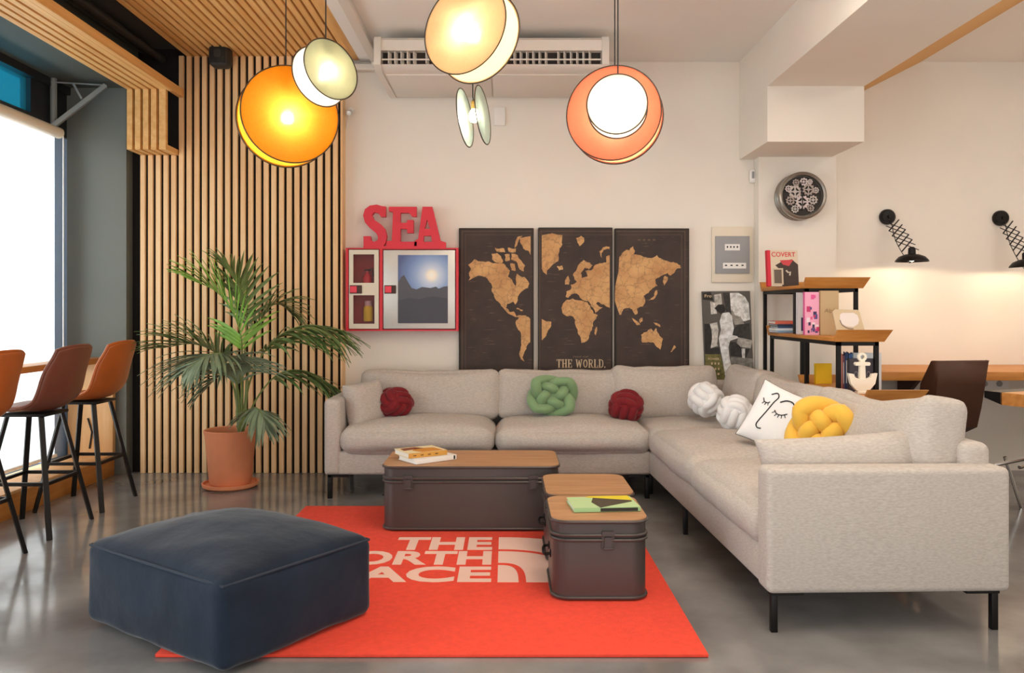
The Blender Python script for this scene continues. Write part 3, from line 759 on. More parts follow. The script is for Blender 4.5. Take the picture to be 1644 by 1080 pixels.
# ================================================================== BACK WALL: cabinet, sign, maps, prints
YC = 5.93
def cz(x, y): return (X_(540+x/4.5, YC), Z_(320+y/4.5, YC))
def crect(x0, y0, x1, y1): a = cz(x0, y1); b = cz(x1, y0); return a[0], a[1], b[0], b[1]
def wbox(mb, r, y0, y1, bev=0): mb.box((r[0], y0, r[1]), (r[2], y1, r[3]), bev); return mb
cab = thing('fire_cabinet', 'red fire hose and extinguisher cabinet under the red letters', 'cabinet', (X_(645, YC), YC+.06, Z_(532, YC)))
R0 = crect(68, 350, 882, 950)
mb = MB(); wbox(mb, R0, YC+.10, YW-.001)
def frame(mb, R, holes, y0, y1):
    o = [(R[0], R[1]), (R[2], R[1]), (R[2], R[3]), (R[0], R[3])]
    hs = [[(h[0], h[1]), (h[2], h[1]), (h[2], h[3]), (h[0], h[3])] for h in holes]
    mb.prism(o, y1-y0, wallframe(y1), hs); return mb
d1 = crect(92, 364, 306, 934); d2 = crect(340, 366, 858, 934)
frame(mb, R0, [crect(86, 358, 312, 940), crect(334, 360, 864, 940)], YC, YC+.10)
mb.build('frame', 'red', cab)
w1 = crect(122, 397, 274, 603); w2 = crect(122, 692, 276, 898)
dr = frame(MB(), d1, [w1, w2], YC-.004, YC+.014).build('left_door', 'cream', cab)
mb = MB(); wbox(mb, crect(98, 620, 186, 680), YC-.012, YC-.004, .003); mb.build('handle', flat('4a332c'), dr)
mb = MB(); wbox(mb, crect(102, 626, 150, 674), YC-.018, YC-.012, .002); mb.build('handle_tab', flat('f04a5c'), dr)
gm = glass_mat('cabinet_glass', 'f2eeee', .05, .03)
mb = MB(); wbox(mb, w1, YC+.006, YC+.010); wbox(mb, w2, YC+.006, YC+.010); mb.build('glazing', gm, dr)
mb = MB(); wbox(mb, crect(88, 360, 310, 938), YC+.085, YC+.098); mb.build('liner', flat('a51c20'), cab)
dr = wbox(MB(), d2, YC-.004, YC+.014, .003).build('right_door', 'silver', cab)
mb = MB(); wbox(mb, crect(348, 620, 432, 680), YC-.012, YC-.004, .003); mb.build('handle', flat('4a332c'), dr)
mb = MB(); wbox(mb, crect(354, 626, 400, 674), YC-.018, YC-.012, .002); mb.build('handle_tab', flat('f04a5c'), dr)
# picture on the right door: sky, sun, ridges
pm = bpy.data.materials.new('mountain_sky_print'); pm.use_nodes = True; nt = pm.node_tree; b = nt.nodes['Principled BSDF']; b.inputs['Roughness'].default_value = .25
tc = nt.nodes.new('ShaderNodeTexCoord'); vd = nt.nodes.new('ShaderNodeVectorMath'); vd.operation = 'DISTANCE'
cr = nt.nodes.new('ShaderNodeValToRGB'); e = cr.color_ramp.elements
e[0].position = .0; e[0].color = lin('fffdf2'); e[1].position = .9; e[1].color = lin('56608c')
for p_, c_ in ((.10, 'fff3e0'), (.2, 'cfd8e8'), (.42, '93aad2'), (.65, '6f86b8')):
    q = e.new(p_); q.color = lin(c_)
ml = nt.nodes.new('ShaderNodeMath'); ml.operation = 'MULTIPLY'; ml.inputs[1].default_value = 3.6
nt.links.new(tc.outputs['Object'], vd.inputs[0]); nt.links.new(vd.outputs['Value'], ml.inputs[0]); nt.links.new(ml.outputs[0], cr.inputs[0]); nt.links.new(cr.outputs[0], b.inputs['Base Color'])
sun = cz(688, 548); rr_ = crect(446, 402, 806, 894)
pic = wbox(MB(), rr_, YC-.007, YC-.004).build('mountain_picture', pm, dr)
vd.inputs[1].default_value = Vector((sun[0], YC-.006, sun[1])) - wloc(dr)
mb = MB(); mb.prism([cz(*p) for p in ((446, 894), (446, 600), (470, 560), (490, 545), (520, 600), (545, 640), (580, 650), (620, 632), (680, 640), (720, 630), (740, 645), (775, 630), (806, 626), (806, 894))], .001, wallframe(YC-.007)); mb.build('ridge_print', flat('5a5a62'), pic)
mb = MB(); mb.prism([cz(*p) for p in ((446, 894), (446, 730), (520, 710), (600, 720), (700, 700), (806, 715), (806, 894))], .001, wallframe(YC-.008)); mb.build('ridge_print', flat('4c4c56'), pic)
# extinguisher and yellow box behind the glass
a = cz(215, 596); ex = thing('fire_extinguisher', 'red fire extinguisher behind the upper cabinet glass', 'fire extinguisher', (a[0], YC+.045, w1[1]-.02))
MB().lathe([(0, 0), (.03, 0), (.032, .01), (.032, .06), (.02, .085), (.009, .095), (.009, .11), (0, .11)], 20, T(a[0], YC+.05, w1[1]-.02)).build('cylinder', 'red', ex)
mb = MB(); mb.box((a[0]-.02, YC+.04, w1[1]+.09), (a[0]+.025, YC+.055, w1[1]+.1), .002); mb.tube([(a[0]+.01, YC+.045, w1[1]+.095), (a[0]+.04, YC+.04, w1[1]+.11), (a[0]+.045, YC+.04, w1[1]+.05)], .004, 6); mb.build('valve', 'blackmetal', ex)
a = cz(222, 880); yb = thing('yellow_canister', 'yellow canister with pink top behind the lower cabinet glass', 'canister', (a[0], YC+.045, a[1]))
MB().lathe([(0, 0), (.033, 0), (.0345, .005), (.0345, .10), (.026, .112), (0, .112)], 22, T(a[0], YC+.05, a[1])).build('can', flat('e8c21e'), yb)
MB().lathe([(0, .112), (.026, .112), (.026, .15), (0, .15)], 18, T(a[0], YC+.05, a[1])).build('cap', flat('c99aa0'), yb)
# SEA letters
sg = thing('letter_sign', 'red slab letter sign reading SEA standing on the fire cabinet', 'sign', (X_(650, YC), YC+.03, R0[3]))
SEA = {'S': [(330,48),(355,50),(355,125),(322,125),(302,98),(272,92),(256,112),(270,145),(315,175),(350,212),(364,262),(355,310),(335,340),(195,340),(195,265),(245,265),(250,295),(275,307),(298,292),(300,268),(285,242),(240,205),(205,165),(192,115),(205,70),(240,44),(290,36)],
 'E': [(378,52),(578,52),(578,125),(545,122),(525,97),(462,97),(462,168),(508,168),(510,148),(556,148),(556,242),(512,242),(508,212),(462,212),(462,305),(580,305),(580,340),(360,340),(362,300),(400,298),(408,90),(378,85)],
 'A': [(622,52),(692,52),(752,298),(790,310),(790,340),(560,340),(565,300),(590,285)]}
for i, ch in enumerate('SEA'):
    hs = [[cz(*p) for p in ((655,145),(638,212),(675,212))], [cz(*p) for p in ((632,262),(684,262),(690,305),(628,305))]] if ch == 'A' else []
    mb = MB(); mb.prism([cz(*p) for p in SEA[ch]], .05, wallframe(YC+.055), hs); mb.build('letter', 'signred', sg)
mb = MB(); mb.prism([cz(*p) for p in ((195,336),(790,336),(790,351),(195,351))], .055, wallframe(YC+.056)); mb.build('base_strip', 'signred', sg)

# world map triptych
YM = 6.0; FS = 4.54
maps = {
 'left': (734, (12, 18, 558, 1140), [
  [(80,285),(125,245),(180,262),(235,262),(290,275),(350,285),(385,330),(370,375),(400,395),(428,440),(436,350),(490,375),(525,420),(515,455),(470,480),(440,530),(425,575),(405,555),(365,570),(355,600),(385,630),(410,625),(430,660),(465,650),(455,668),(420,664),(370,640),(320,585),(275,530),(252,480),(245,420),(205,375),(155,365),(110,385),(75,405),(95,380),(85,345),(100,310)],
  [(250,205),(290,200),(335,255),(325,278),(280,268),(255,245)], [(275,160),(340,165),(350,195),(290,190)], [(345,210),(380,205),(385,250),(350,258)],
  [(395,205),(440,215),(495,290),(485,335),(455,320),(430,260),(395,250)], [(388,275),(420,280),(425,330),(395,325)], [(370,160),(430,165),(425,195),(375,190)],
  [(455,90),(535,78),(535,215),(520,185),(480,165),(460,125)], [(440,82),(478,76),(440,130),(420,165),(425,120)],
  [(430,690),(460,655),(500,655),(532,680),(532,850),(510,870),(490,920),(475,960),(490,990),(465,975),(455,920),(465,850),(465,790),(440,750)],
  [(440,598),(480,615),(470,625),(430,605)]]),
 'centre': (862, (10, 14, 552, 1140), [
  [(35,70),(185,70),(185,140),(165,165),(155,260),(110,290),(75,325),(70,360),(45,335),(35,290)], [(145,295),(185,292),(190,320),(160,328)],
  [(285,90),(305,85),(320,75),(345,90),(340,125),(310,150),(295,125)],
  [(262,355),(300,290),(340,250),(385,270),(405,290),(380,318),(345,310),(320,345),(325,385),(370,372),(352,330),(400,325),(420,290),(470,275),(505,270),(505,225),(530,215),(530,600),(500,585),(465,570),(440,555),(430,570),(480,595),(425,635),(395,590),(380,555),(340,545),(310,518),(290,495),(255,500),(230,525),(210,520),(215,480),(250,460),(245,430),(290,410),(275,395)],
  [(465,225),(455,190),(480,160),(530,155),(530,170),(485,178),(470,200),(475,240)], [(205,400),(230,365),(240,400),(235,430),(205,430)],
  [(178,600),(210,545),(260,530),(305,545),(368,558),(400,612),(415,642),(445,652),(410,700),(400,760),(385,790),(365,840),(325,855),(300,790),(285,740),(280,690),(265,665),(215,660),(185,635)],
  [(435,735),(440,760),(428,800),(418,785)], [(35,680),(105,700),(100,740),(70,790),(40,835),(35,830)]]),
 'right': (984, (16, 20, 557, 1140), [
  [(45,230),(100,175),(120,180),(145,150),(160,185),(150,210),(195,215),(250,235),(300,230),(320,215),(335,235),(385,255),(440,265),(490,290),(495,310),(465,315),(440,350),(415,365),(400,345),(345,370),(310,390),(310,420),(325,440),(300,450),(260,490),(225,510),(235,560),(215,590),(175,605),(180,640),(160,650),(140,610),(120,600),(75,610),(60,650),(48,650)],
  [(380,365),(398,375),(392,410),(375,440),(365,400)], [(320,470),(322,500),(290,540),(258,545),(300,510),(305,480)],
  [(135,670),(160,685),(200,725),(175,725),(150,695)], [(190,685),(215,670),(218,695),(200,710)], [(295,705),(340,720),(345,740),(310,725)],
  [(205,795),(245,775),(275,750),(300,770),(315,745),(335,790),(365,825),(355,870),(345,905),(320,885),(300,855),(250,850),(212,850)],
  [(445,870),(460,885),(430,920),(418,920)]])}
def coast(poly, seed):                                 # breaks straight edges into a ragged coastline
    rn = random.Random(seed); pts = list(poly)
    for it in range(2):
        out = []
        for i in range(len(pts)):
            a, b = pts[i], pts[(i+1) % len(pts)]; dx, dy = b[0]-a[0], b[1]-a[1]; L = math.hypot(dx, dy); out.append(a)
            if L > 12 and not (abs(dx) < 2 and L > 90):
                k = rn.uniform(-.13, .13); out.append(((a[0]+b[0])/2 - dy*k, (a[1]+b[1])/2 + dx*k))
        pts = out
    return pts
SLAB = {'T': (.62, [([(0,1),(0,.8)],.07),([(.62,1),(.62,.8)],.07),([(0,.96),(.62,.96)],.1),([(.31,1),(.31,0)],.17),([(.17,.04),(.45,.04)],.08)]),
 'H': (.7, [([(.14,1),(.14,0)],.16),([(.56,1),(.56,0)],.16),([(.14,.5),(.56,.5)],.08),([(0,.04),(.28,.04)],.08),([(.42,.04),(.7,.04)],.08),([(0,.96),(.28,.96)],.08),([(.42,.96),(.7,.96)],.08)]),
 'E': (.58, [([(.14,1),(.14,0)],.16),([(0,.96),(.58,.96)],.08),([(0,.04),(.58,.04)],.08),([(.14,.5),(.42,.5)],.08),([(.55,1),(.55,.75)],.07),([(.55,0),(.55,.25)],.07),([(.42,.62),(.42,.38)],.07)]),
 'W': (.95, [([(.12,1),(.28,0)],.15),([(.28,0),(.47,.9)],.08),([(.47,.9),(.66,0)],.15),([(.66,0),(.83,1)],.08),([(0,.96),(.26,.96)],.08),([(.7,.96),(.95,.96)],.08)]),
 'O': (.62, None), 'R': (.66, [([(.14,1),(.14,0)],.16),([(0,.96),(.4,.96),(.52,.88),(.55,.74),(.52,.58),(.4,.5),(.14,.5)],.1),([(.36,.5),(.52,.06),(.66,.04)],.13),([(0,.04),(.28,.04)],.08)]),
 'L': (.56, [([(.14,1),(.14,0)],.16),([(0,.96),(.28,.96)],.08),([(0,.04),(.56,.04)],.08),([(.53,0),(.53,.28)],.07)]),
 'D': (.68, [([(.14,1),(.14,0)],.16),([(0,.96),(.38,.96),(.55,.84),(.6,.5),(.55,.16),(.38,.04),(0,.04)],.11)]), '.': (.14, [([(.07,0),(.07,.13)],.13)]), ' ': (.3, [])}
def slab_text(mb, s, x0, x1, z0, z1, m, th):
    adv = sum(SLAB[c][0]+.12 for c in s)-.12; kx = (x1-x0)/adv; kz = z1-z0; x = 0
    for c in s:
        w, st = SLAB[c]
        if c == 'O':
            st = [([(.31+.24*math.cos(2*math.pi*i/16), .5+.44*math.sin(2*math.pi*i/16)) for i in range(17)], .13)]
        for pts, wd in st:
            for a, b in zip(pts, pts[1:]):
                A = Vector((x0+(x+a[0])*kx, z0+a[1]*kz)); B = Vector((x0+(x+b[0])*kx, z0+b[1]*kz)); d = (B-A).normalized(); n = Vector((-d.y, d.x))*wd*kz/2*.85
                A = A - d*.001; B = B + d*.001
                mb.prism([tuple(A+n), tuple(A-n), tuple(B-n), tuple(B+n)], th, m)
        x += w + .12
LB = {'left': 'dark map panel showing the Americas, leftmost of three', 'centre': 'dark map panel with Europe, Africa and the title', 'right': 'dark map panel showing Asia and Australia, rightmost of three'}
for key, (x0, pr, lands) in maps.items():
    def mz(x, y): return (X_(x0+x/FS, YM), Z_(362+y/FS, YM))
    a = mz(pr[0], pr[3]); b = mz(pr[2], pr[1])
    mp = thing('map_panel', LB[key], 'wall map', ((a[0]+b[0])/2, YM+.02, a[1]), 0, 'world map panels above the sofa')
    MB().box((a[0], YM, a[1]), (b[0], YW-.002, b[1]), .004).build('canvas_edge', 'mapframe', mp)
    MB().box((a[0]+.012, YM-.003, a[1]+.012), (b[0]-.012, YM, b[1]-.012)).build('printed_face', 'mapdark', mp)
    mb = MB()
    for li, L in enumerate(lands): mb.prism([mz(*p) for p in coast(L, li + len(key)*17)], .0012, wallframe(YM-.003))
    mb.build('land_print', 'land', mp)
    mb = MB()
    def ln(p, q, w=.0018):
        A = Vector(mz(*p)); B = Vector(mz(*q)); mb.box((min(A.x, B.x)-w/2, YM-.0042, min(A.y, B.y)-w/2), (max(A.x, B.x)+w/2, YM-.003, max(A.y, B.y)+w/2))
    lx = {'left': (36, 60), 'centre': (20, 34), 'right': (22, 40)}[key]; rx = {'left': (540, 540), 'centre': (548, 540), 'right': (525, 500)}[key]
    ln((lx[0], 42), (rx[0], 42)); ln((lx[1], 68), (rx[1], 68), .0012)
    if key == 'left': ln((36, 42), (36, 1100)); ln((60, 68), (60, 1100), .0012)
    if key == 'right': ln((525, 42), (525, 1100)); ln((500, 68), (500, 1100), .0012)
    if key == 'centre': ln((20, 42), (20, 1100)); ln((34, 42), (34, 68), .0012); ln((545, 42), (545, 68), .0012)
    mb.build('line_print', 'mapline', mp)
    if key == 'centre':
        A = mz(145, 1035); B = mz(498, 975); mb = MB(); slab_text(mb, 'THE WORLD.', A[0], B[0], A[1], B[1], wallframe(YM-.003), .0012); mb.build('title_print', 'maptext', mp)
        mb = MB(); A = mz(265, 962); B = mz(375, 950); text_into(mb, 'MAP OF', A[0], B[0], A[1], B[1], wallframe(YM-.003), 0, .001); mb.build('small_title_print', 'mapline', mp)
    if key == 'right':
        mb = MB(); A = mz(180, 112); B = mz(310, 98); text_into(mb, '* * * *', A[0], B[0], A[1], B[1], wallframe(YM-.003), 0, .001); mb.build('ornament_print', 'mapline', mp)

# electric panel
YE = 6.03
def erect(x0, y0, x1, y1): return (X_(x0, YE), Z_(y1, YE), X_(x1, YE), Z_(y0, YE))
ep = thing('electrical_panel', 'cream framed grey electrical box beside the pillar', 'electrical panel', (X_(1175, YE), YE+.01, Z_(453, YE)))
wbox(MB(), erect(1143, 364, 1208, 453), YE, YW-.001, .003).build('surround', 'cream', ep)
wbox(MB(), erect(1148, 379, 1203, 439), YE-.012, YE, .003).build('panel_door', 'greyplastic', ep)
for q in ((1163, 392, 1187, 402), (1160, 422, 1197, 431)): wbox(MB(), erect(*q), YE-.014, YE-.012).build('label_strip', 'white', ep)
mb = MB()
for (x0, y0, x1, y1) in ((1166, 395, 1184, 398), (1163, 425, 1193, 427)): text_into(mb, '- - - -', X_(x0, YE), X_(x1, YE), Z_(y1, YE), Z_(y0, YE), wallframe(YE-.014), 0, .0006)
mb.build('label_print', 'ink', ep)
# black and white print
YP = 6.02
def bz2(x, y): return (X_(1120+x/7.2, YP), Z_(460+y/7.2, YP))
ps = thing('photo_poster', 'black and white street photo poster of a person in a white suit', 'poster', (X_(1172, YP), YP+.01, Z_(625, YP)))
mb = MB(); mb.prism([bz2(*p) for p in ((50, 55), (605, 50), (655, 1150), (95, 1180))], .02, wallframe(YP+.02)); mb.build('board', flat('5d5853'), ps)
sh = [('b9b3ac', [(190,95),(270,80),(285,200),(200,235)]), ('e2dfda', [(372,72),(470,70),(545,115),(590,190),(606,380),(545,400),(480,395),(410,360),(382,250),(365,160)]),
 ('9b958d', [(395,250),(430,330),(500,350),(540,430),(430,440),(390,330)]), ('d9d4cd', [(145,170),(195,185),(225,312),(155,320)]), ('3a3633', [(290,70),(372,70),(385,300),(330,290)]),
 ('2d2a28', [(75,430),(140,430),(165,560),(150,715),(250,700),(262,780),(85,780)]), ('cbc6bf', [(140,430),(225,410),(240,500),(225,660),(232,685),(150,710),(168,600),(162,500)]),
 ('3a3734', [(405,490),(470,440),(600,420),(612,610),(520,590),(420,600)]), ('a9a49c', [(470,585),(635,620),(612,712),(440,690)]), ('35312e', [(370,640),(440,640),(520,720),(600,720),(560,820),(380,800)]),
 ('c9c5c0', [(505,715),(548,715),(545,830),(515,830)]), ('85807a', [(380,815),(640,830),(652,1100),(390,1000)]),
 ('ece8e2', [(285,305),(360,295),(395,340),(418,480),(400,562),(455,570),(470,592),(375,625),(355,700),(365,800),(385,905),(360,1040),(320,1040),(290,860),(260,700),(245,600),(270,500),(255,400)]),
 ('2a2624', [(195,250),(240,205),(300,208),(322,260),(310,298),(268,316),(235,290)]), ('26231f', [(58,72),(150,60),(182,160),(60,150)]), ('6f6a3c', [(85,780),(258,780),(312,990),(300,1170),(95,1170)])]
for i, (c_, pl_) in enumerate(sh):
    mb = MB(); mb.prism([bz2(*p) for p in pl_], .0004+.0002*i, wallframe(YP)); mb.build('photo_print', mat('photo_grain_'+c_, c_, .7, var=.38, vscale=38), ps)
mb = MB()
for y, w in ((835, 130), (888, 95), (950, 90), (1008, 70)):
    a = bz2(250-w, y+12); b = bz2(250, y-12); text_into(mb, {835: 'POWER', 888: '- - -', 950: '- - -', 1008: '- -'}[y], a[0], b[0], a[1], b[1], wallframe(YP-.004), .01, .0006)
a = bz2(80, 125); b = bz2(160, 90); text_into(mb, 'Fro', a[0], b[0], a[1], b[1], wallframe(YP-.004), .01, .0006)
mb.build('caption_print', 'maptext', ps)
# small wall fittings
o = MB().box((X_(793, 6.03), 6.03, Z_(201, 6.03)), (X_(811, 6.03), YW-.001, Z_(172, 6.03)), .003).build('wall_plate', 'white'); tag(o, 'square white wall plate below the air conditioner', 'wall plate')
o = MB().cushion((.045, .03, .10), .014, (0, 0, 0), T(X_(1207, 5.98)+.02, 6.03, Z_(281, 5.98)), 0, n=5); a = thing('motion_sensor', 'small white motion sensor beside the pillar under the corbel', 'sensor', (X_(1207, 5.98)+.02, 6.03, Z_(281, 5.98)-.05))
o.build('housing', 'white', a); MB().box((X_(1207, 5.98)+.012, 6.008, Z_(285, 5.98)), (X_(1207, 5.98)+.028, 6.016, Z_(274, 5.98)), .002).build('lens', 'greyplastic', a)
a = P(563, 181, 6.0); cm = thing('security_camera', 'tiny white security camera on the wall beside the wood slats', 'camera', tuple(a))
MB().lathe([(0, 0), (.018, 0), (.02, .01), (.02, .04), (0, .045)], 16, T(a.x, 6.04, a.z+.02) @ RX(90)).build('mount', 'white', cm)
MB().lathe([(0, -.02), (.016, -.02), (.018, -.01), (.018, .03), (0, .032)], 16, look((a.x, 5.985, a.z), (-.3, -1, -.5))).build('body', 'silver', cm)
mb = MB(); mb.tube([(a.x, 6.0, a.z-.01), (a.x-.03, 6.03, a.z-.05), (a.x-.035, 6.04, a.z-.1)], .004, 6); mb.build('cable', 'white', cm)
# ceiling trunking
o = MB(); o.box((-.985, .6, ZC-.045), (-.92, 5.97, ZC-.001), .006); o.box((-1.19, 5.97, ZC-.08), (-.875, YW-.001, ZC-.035), .006); o.box((-.98, 5.9, ZC-.07), (-.925, 5.98, ZC-.03), .006)
tag(o.build('pipe_casing', 'acwhite'), 'white pipe casing running along the ceiling to the air conditioner', 'pipe casing')

# air conditioner
ax0, ax1 = -.862, .675
ac = thing('air_conditioner', 'long white ceiling mounted air conditioner behind the pendant lamps', 'air conditioner', ((ax0+ax1)/2, 5.7, 2.79))
gz0, gz1 = Z_(103, 5.3), Z_(81, 5.3)
mb = MB(); prof = [(YW-.01, 2.985), (5.32, 2.985), (5.30, 2.965), (5.30, gz1+.001), (5.36, gz1), (5.36, gz0), (5.30, gz0), (5.31, 2.795), (5.36, 2.775), (YW-.01, 2.785)]
M4 = basis((ax0+.04, 0, 0), (0, 1, 0), (0, 0, 1), (1, 0, 0)); mb.prism(prof, ax1-ax0-.08, M4); mb.build('housing', 'acwhite', ac)
for x in (ax0, ax1-.045):
    mb = MB(); mb.prism([(YW-.01, 2.99), (5.31, 2.99), (5.285, 2.96), (5.285, 2.80), (5.35, 2.768), (YW-.01, 2.778)], .045, basis((x, 0, 0), (0, 1, 0), (0, 0, 1), (1, 0, 0))); mb.build('end_cap', 'acwhite', ac)
MB().box((ax0+.05, 5.352, gz0), (ax1-.05, 5.36, gz1)).build('air_outlet', flat('2c221c'), ac)
for i in range(34):
    x = ax0+.09+i*(ax1-ax0-.18)/33
    if i % 7 == 5: continue
    mb = MB(); mb.add([(x, 5.305, gz0+.006), (x+.016, 5.345, gz0+.006), (x+.016, 5.345, gz1-.006), (x, 5.305, gz1-.006), (x+.004, 5.303, gz0+.006), (x+.02, 5.343, gz0+.006), (x+.02, 5.343, gz1-.006), (x+.004, 5.303, gz1-.006)],
        [(0, 3, 2, 1), (4, 5, 6, 7), (0, 1, 5, 4), (2, 3, 7, 6), (1, 2, 6, 5), (3, 0, 4, 7)]); mb.build('louver', 'acwhite', ac)
MB().box((ax0+.05, 5.30, gz0+.028), (ax1-.05, 5.312, gz0+.036)).build('deflector_blade', 'acwhite', ac)
mb = MB(); mb.box((ax0+.06, 5.42, 2.768), (-.1, 5.98, 2.78), .003); mb.box((-.09, 5.42, 2.768), (ax1-.06, 5.98, 2.78), .003); mb.build('intake_panel', 'acwhite', ac)

# clock on the pillar
cc = Vector((X_(1283, 5.9), 5.94, Z_(316, 5.9)))
ck = thing('gear_clock', 'round grey metal wall clock filled with gears on the pillar', 'clock', tuple(cc - Vector((0, 0, .19))))
CM = look(cc, (0, -1, 0), (0, 0, 1)); RC = .172
mb = MB(); mb.lathe([(0, 0), (RC*.94, 0), (RC, .008), (RC, .022), (RC*.955, .03), (RC*.955, .038), (RC, .046), (RC, .06), (RC*.955, .068), (RC*.955, .076), (RC, .084), (RC*.99, .118), (RC*.93, .125), (RC*.86, .118), (RC*.84, .09), (0, .09)], 48, CM); mb.build('case', 'zinc', ck)
mb = MB(); mb.lathe([(0, .0905), (RC*.83, .0905), (RC*.83, .092), (0, .092)], 40, CM); mb.build('dial', flat('2a221e'), ck)
rn = random.Random(2)
gears = [(-.05, .03, .05, 12), (.045, .045, .045, 11), (.0, -.045, .052, 13), (.08, -.03, .034, 9), (-.085, -.035, .034, 9), (.01, .1, .03, 9), (-.05, -.095, .03, 9), (.06, -.09, .028, 8), (-.1, .05, .026, 8), (.1, .04, .024, 8), (-.045, .095, .026, 8), (.055, .1, .02, 8)]
for k, (gx, gy, gr, nt_) in enumerate(gears):
    out = []
    for i in range(nt_*4):
        a = 2*math.pi*i/(nt_*4); r = gr if i % 4 < 2 else gr*.82; out.append((gx+r*math.cos(a), gy+r*math.sin(a)))
    hs = []
    for j in range(4):
        a0 = j*math.pi/2+.3
        hs.append([(gx+r*math.cos(a0+t), gy+r*math.sin(a0+t)) for r, t in ((gr*.3, 0), (gr*.65, -.1), (gr*.65, 1.1), (gr*.3, 1.0))])
    mb = MB(); mb.prism(out, .005, CM @ T(0, 0, .093+.004*(k % 3)), hs); mb.build('gear', mat('gear_metal', ('b5aaa4', '9d8f88', 'c2b4b2')[k % 3], .4, metal=.5), ck)
mb = MB(); mb.bar((0, 0, .108), (-.012, .095, .108), .007, .003, CM); mb.bar((0, 0, .109), (.0, -.11, .109), .006, .003, CM); mb.lathe([(0, .1), (.008, .1), (.008, .112), (0, .112)], 12, CM); mb.build('hands', 'ink', ck)

# ================================================================== STEPPED SHELVES
def tier(label, x0, x1, y0, y1, z, w=.022):
    t = thing('nesting_shelf', label, 'shelf table', ((x0+x1)/2, (y0+y1)/2, 0), 0, 'stepped wood and black metal shelves')
    mb = MB(); mb.box((x0-.01, y0, z-.022), (x1+.01, y1, z), .003)
    mb.build('board', 'oak_y', t)
    for s, yy in ((-1, y0), (1, y1)):
        mb = MB(); a = (yy, z-.022); b = (yy+s*.005, z-.022); c = (yy+s*.045, z+.045); d = (yy+s*.025, z+.045); e = (yy-s*.012, z)
        mb.prism([a, b, c, d, e], x1-x0+.04, basis((x0-.012, 0, 0), (0, 1, 0), (0, 0, 1), (1, 0, 0)))
        for i, v in enumerate(mb.v):
            if v.z > z+.02 and v.x > x1: mb.v[i] = v + Vector((.03, 0, 0))
        mb.build('end_lip', 'oak', t)
    mb = MB(); zf = z-.022-w
    for xx in (x0, x1-w): mb.box((xx, y0, zf), (xx+w, y1, zf+w))
    for yy in (y0, y1-w): mb.box((x0, yy, zf), (x1, yy+w, zf+w))
    mb.build('frame', 'blackmetal', t)
    for xx in (x0, x1-w):
        for yy in (y0, y1-w): MB().box((xx, yy, 0), (xx+w, yy+w, zf+.001)).build('leg', 'blackmetal', t)
    return t
TX0 = 1.862
tier('tallest stepped oak shelf with the red spined book on it', TX0, 2.19, 5.03, 5.86, 1.355)
tier('middle stepped oak shelf holding upright books and a frame', TX0-.032, 2.06, 4.47, 5.61, 1.045)
tier('lowest stepped oak shelf with the white anchor on it', TX0+.012, 2.115, 4.2, 5.12, .742)
def upright(label, x, y, z, w, h, d, cover, spine=None, rz=0, art=None, group=None, tilt=0, name='book'):
    """standing book: front cover faces the camera (-Y) before rz; spine on the left; w wide, h high, d thick"""
    m = T(x, y, z) @ RZ(rz) @ RX(-tilt) @ basis((0, 0, 0), (1, 0, 0), (0, 0, 1), (0, -1, 0)) @ T(0, h/2, 0)
    return book(label, m, w, h, d, cover, spine, group, art=art, name=name)
def art_covert(bk, m, w, d, h):
    mb = MB(); text_into(mb, 'COVERT', -w*.36, w*.42, d*.32, d*.45, m @ T(0, 0, h), .01, .001); mb.build('title_print', flat('d0303a'), bk)
    mb = MB(); mb.prism([(-.01, -d*.5), (w*.5, -d*.5), (w*.5, d*.1), (w*.3, d*.25), (.0, d*.2), (-w*.25, d*.08), (-.01, -.02)], .0008, m @ T(0, 0, h)); mb.build('cover_print', flat('3f312b'), bk)
    mb = MB(); mb.prism([(-w*.1, d*.22), (w*.35, d*.24), (w*.2, d*.06), (0, d*.1)], .0012, m @ T(0, 0, h)); mb.build('cover_print', flat('c8434a'), bk)
    mb = MB(); mb.box((-w*.34, -d*.46, h), (.0, -.0, h+.0016), 0, m); mb.build('cover_print', flat('cbb9a2'), bk)
    mb = MB(); mb.box((-w*.30, -d*.42, h+.0016), (-.012, -.01, h+.002), 0, m); mb.build('cover_print', flat('6a5c50'), bk)
    mb = MB(); mb.tube([(.02, -.015, h+.001), (.035, -.03, h+.001), (.05, -.025, h+.001), (.045, -.05, h+.001)], .006, 6, False, m); mb.build('cover_print', flat('d8cbb8'), bk)
    mb = MB(); mb.box((-w/2-.0015, -d/2, -.001), (-w*.4, d/2, h+.001), 0, m); mb.build('spine_cloth', flat('d2283c'), bk)
upright('red spined large book with bold title standing on the tallest shelf', X_(1255, 5.5)+.0, 5.50, 1.356, .215, .245, .03, 'd8c7b0', 'd2283c', rz=6, art=art_covert, tilt=5)
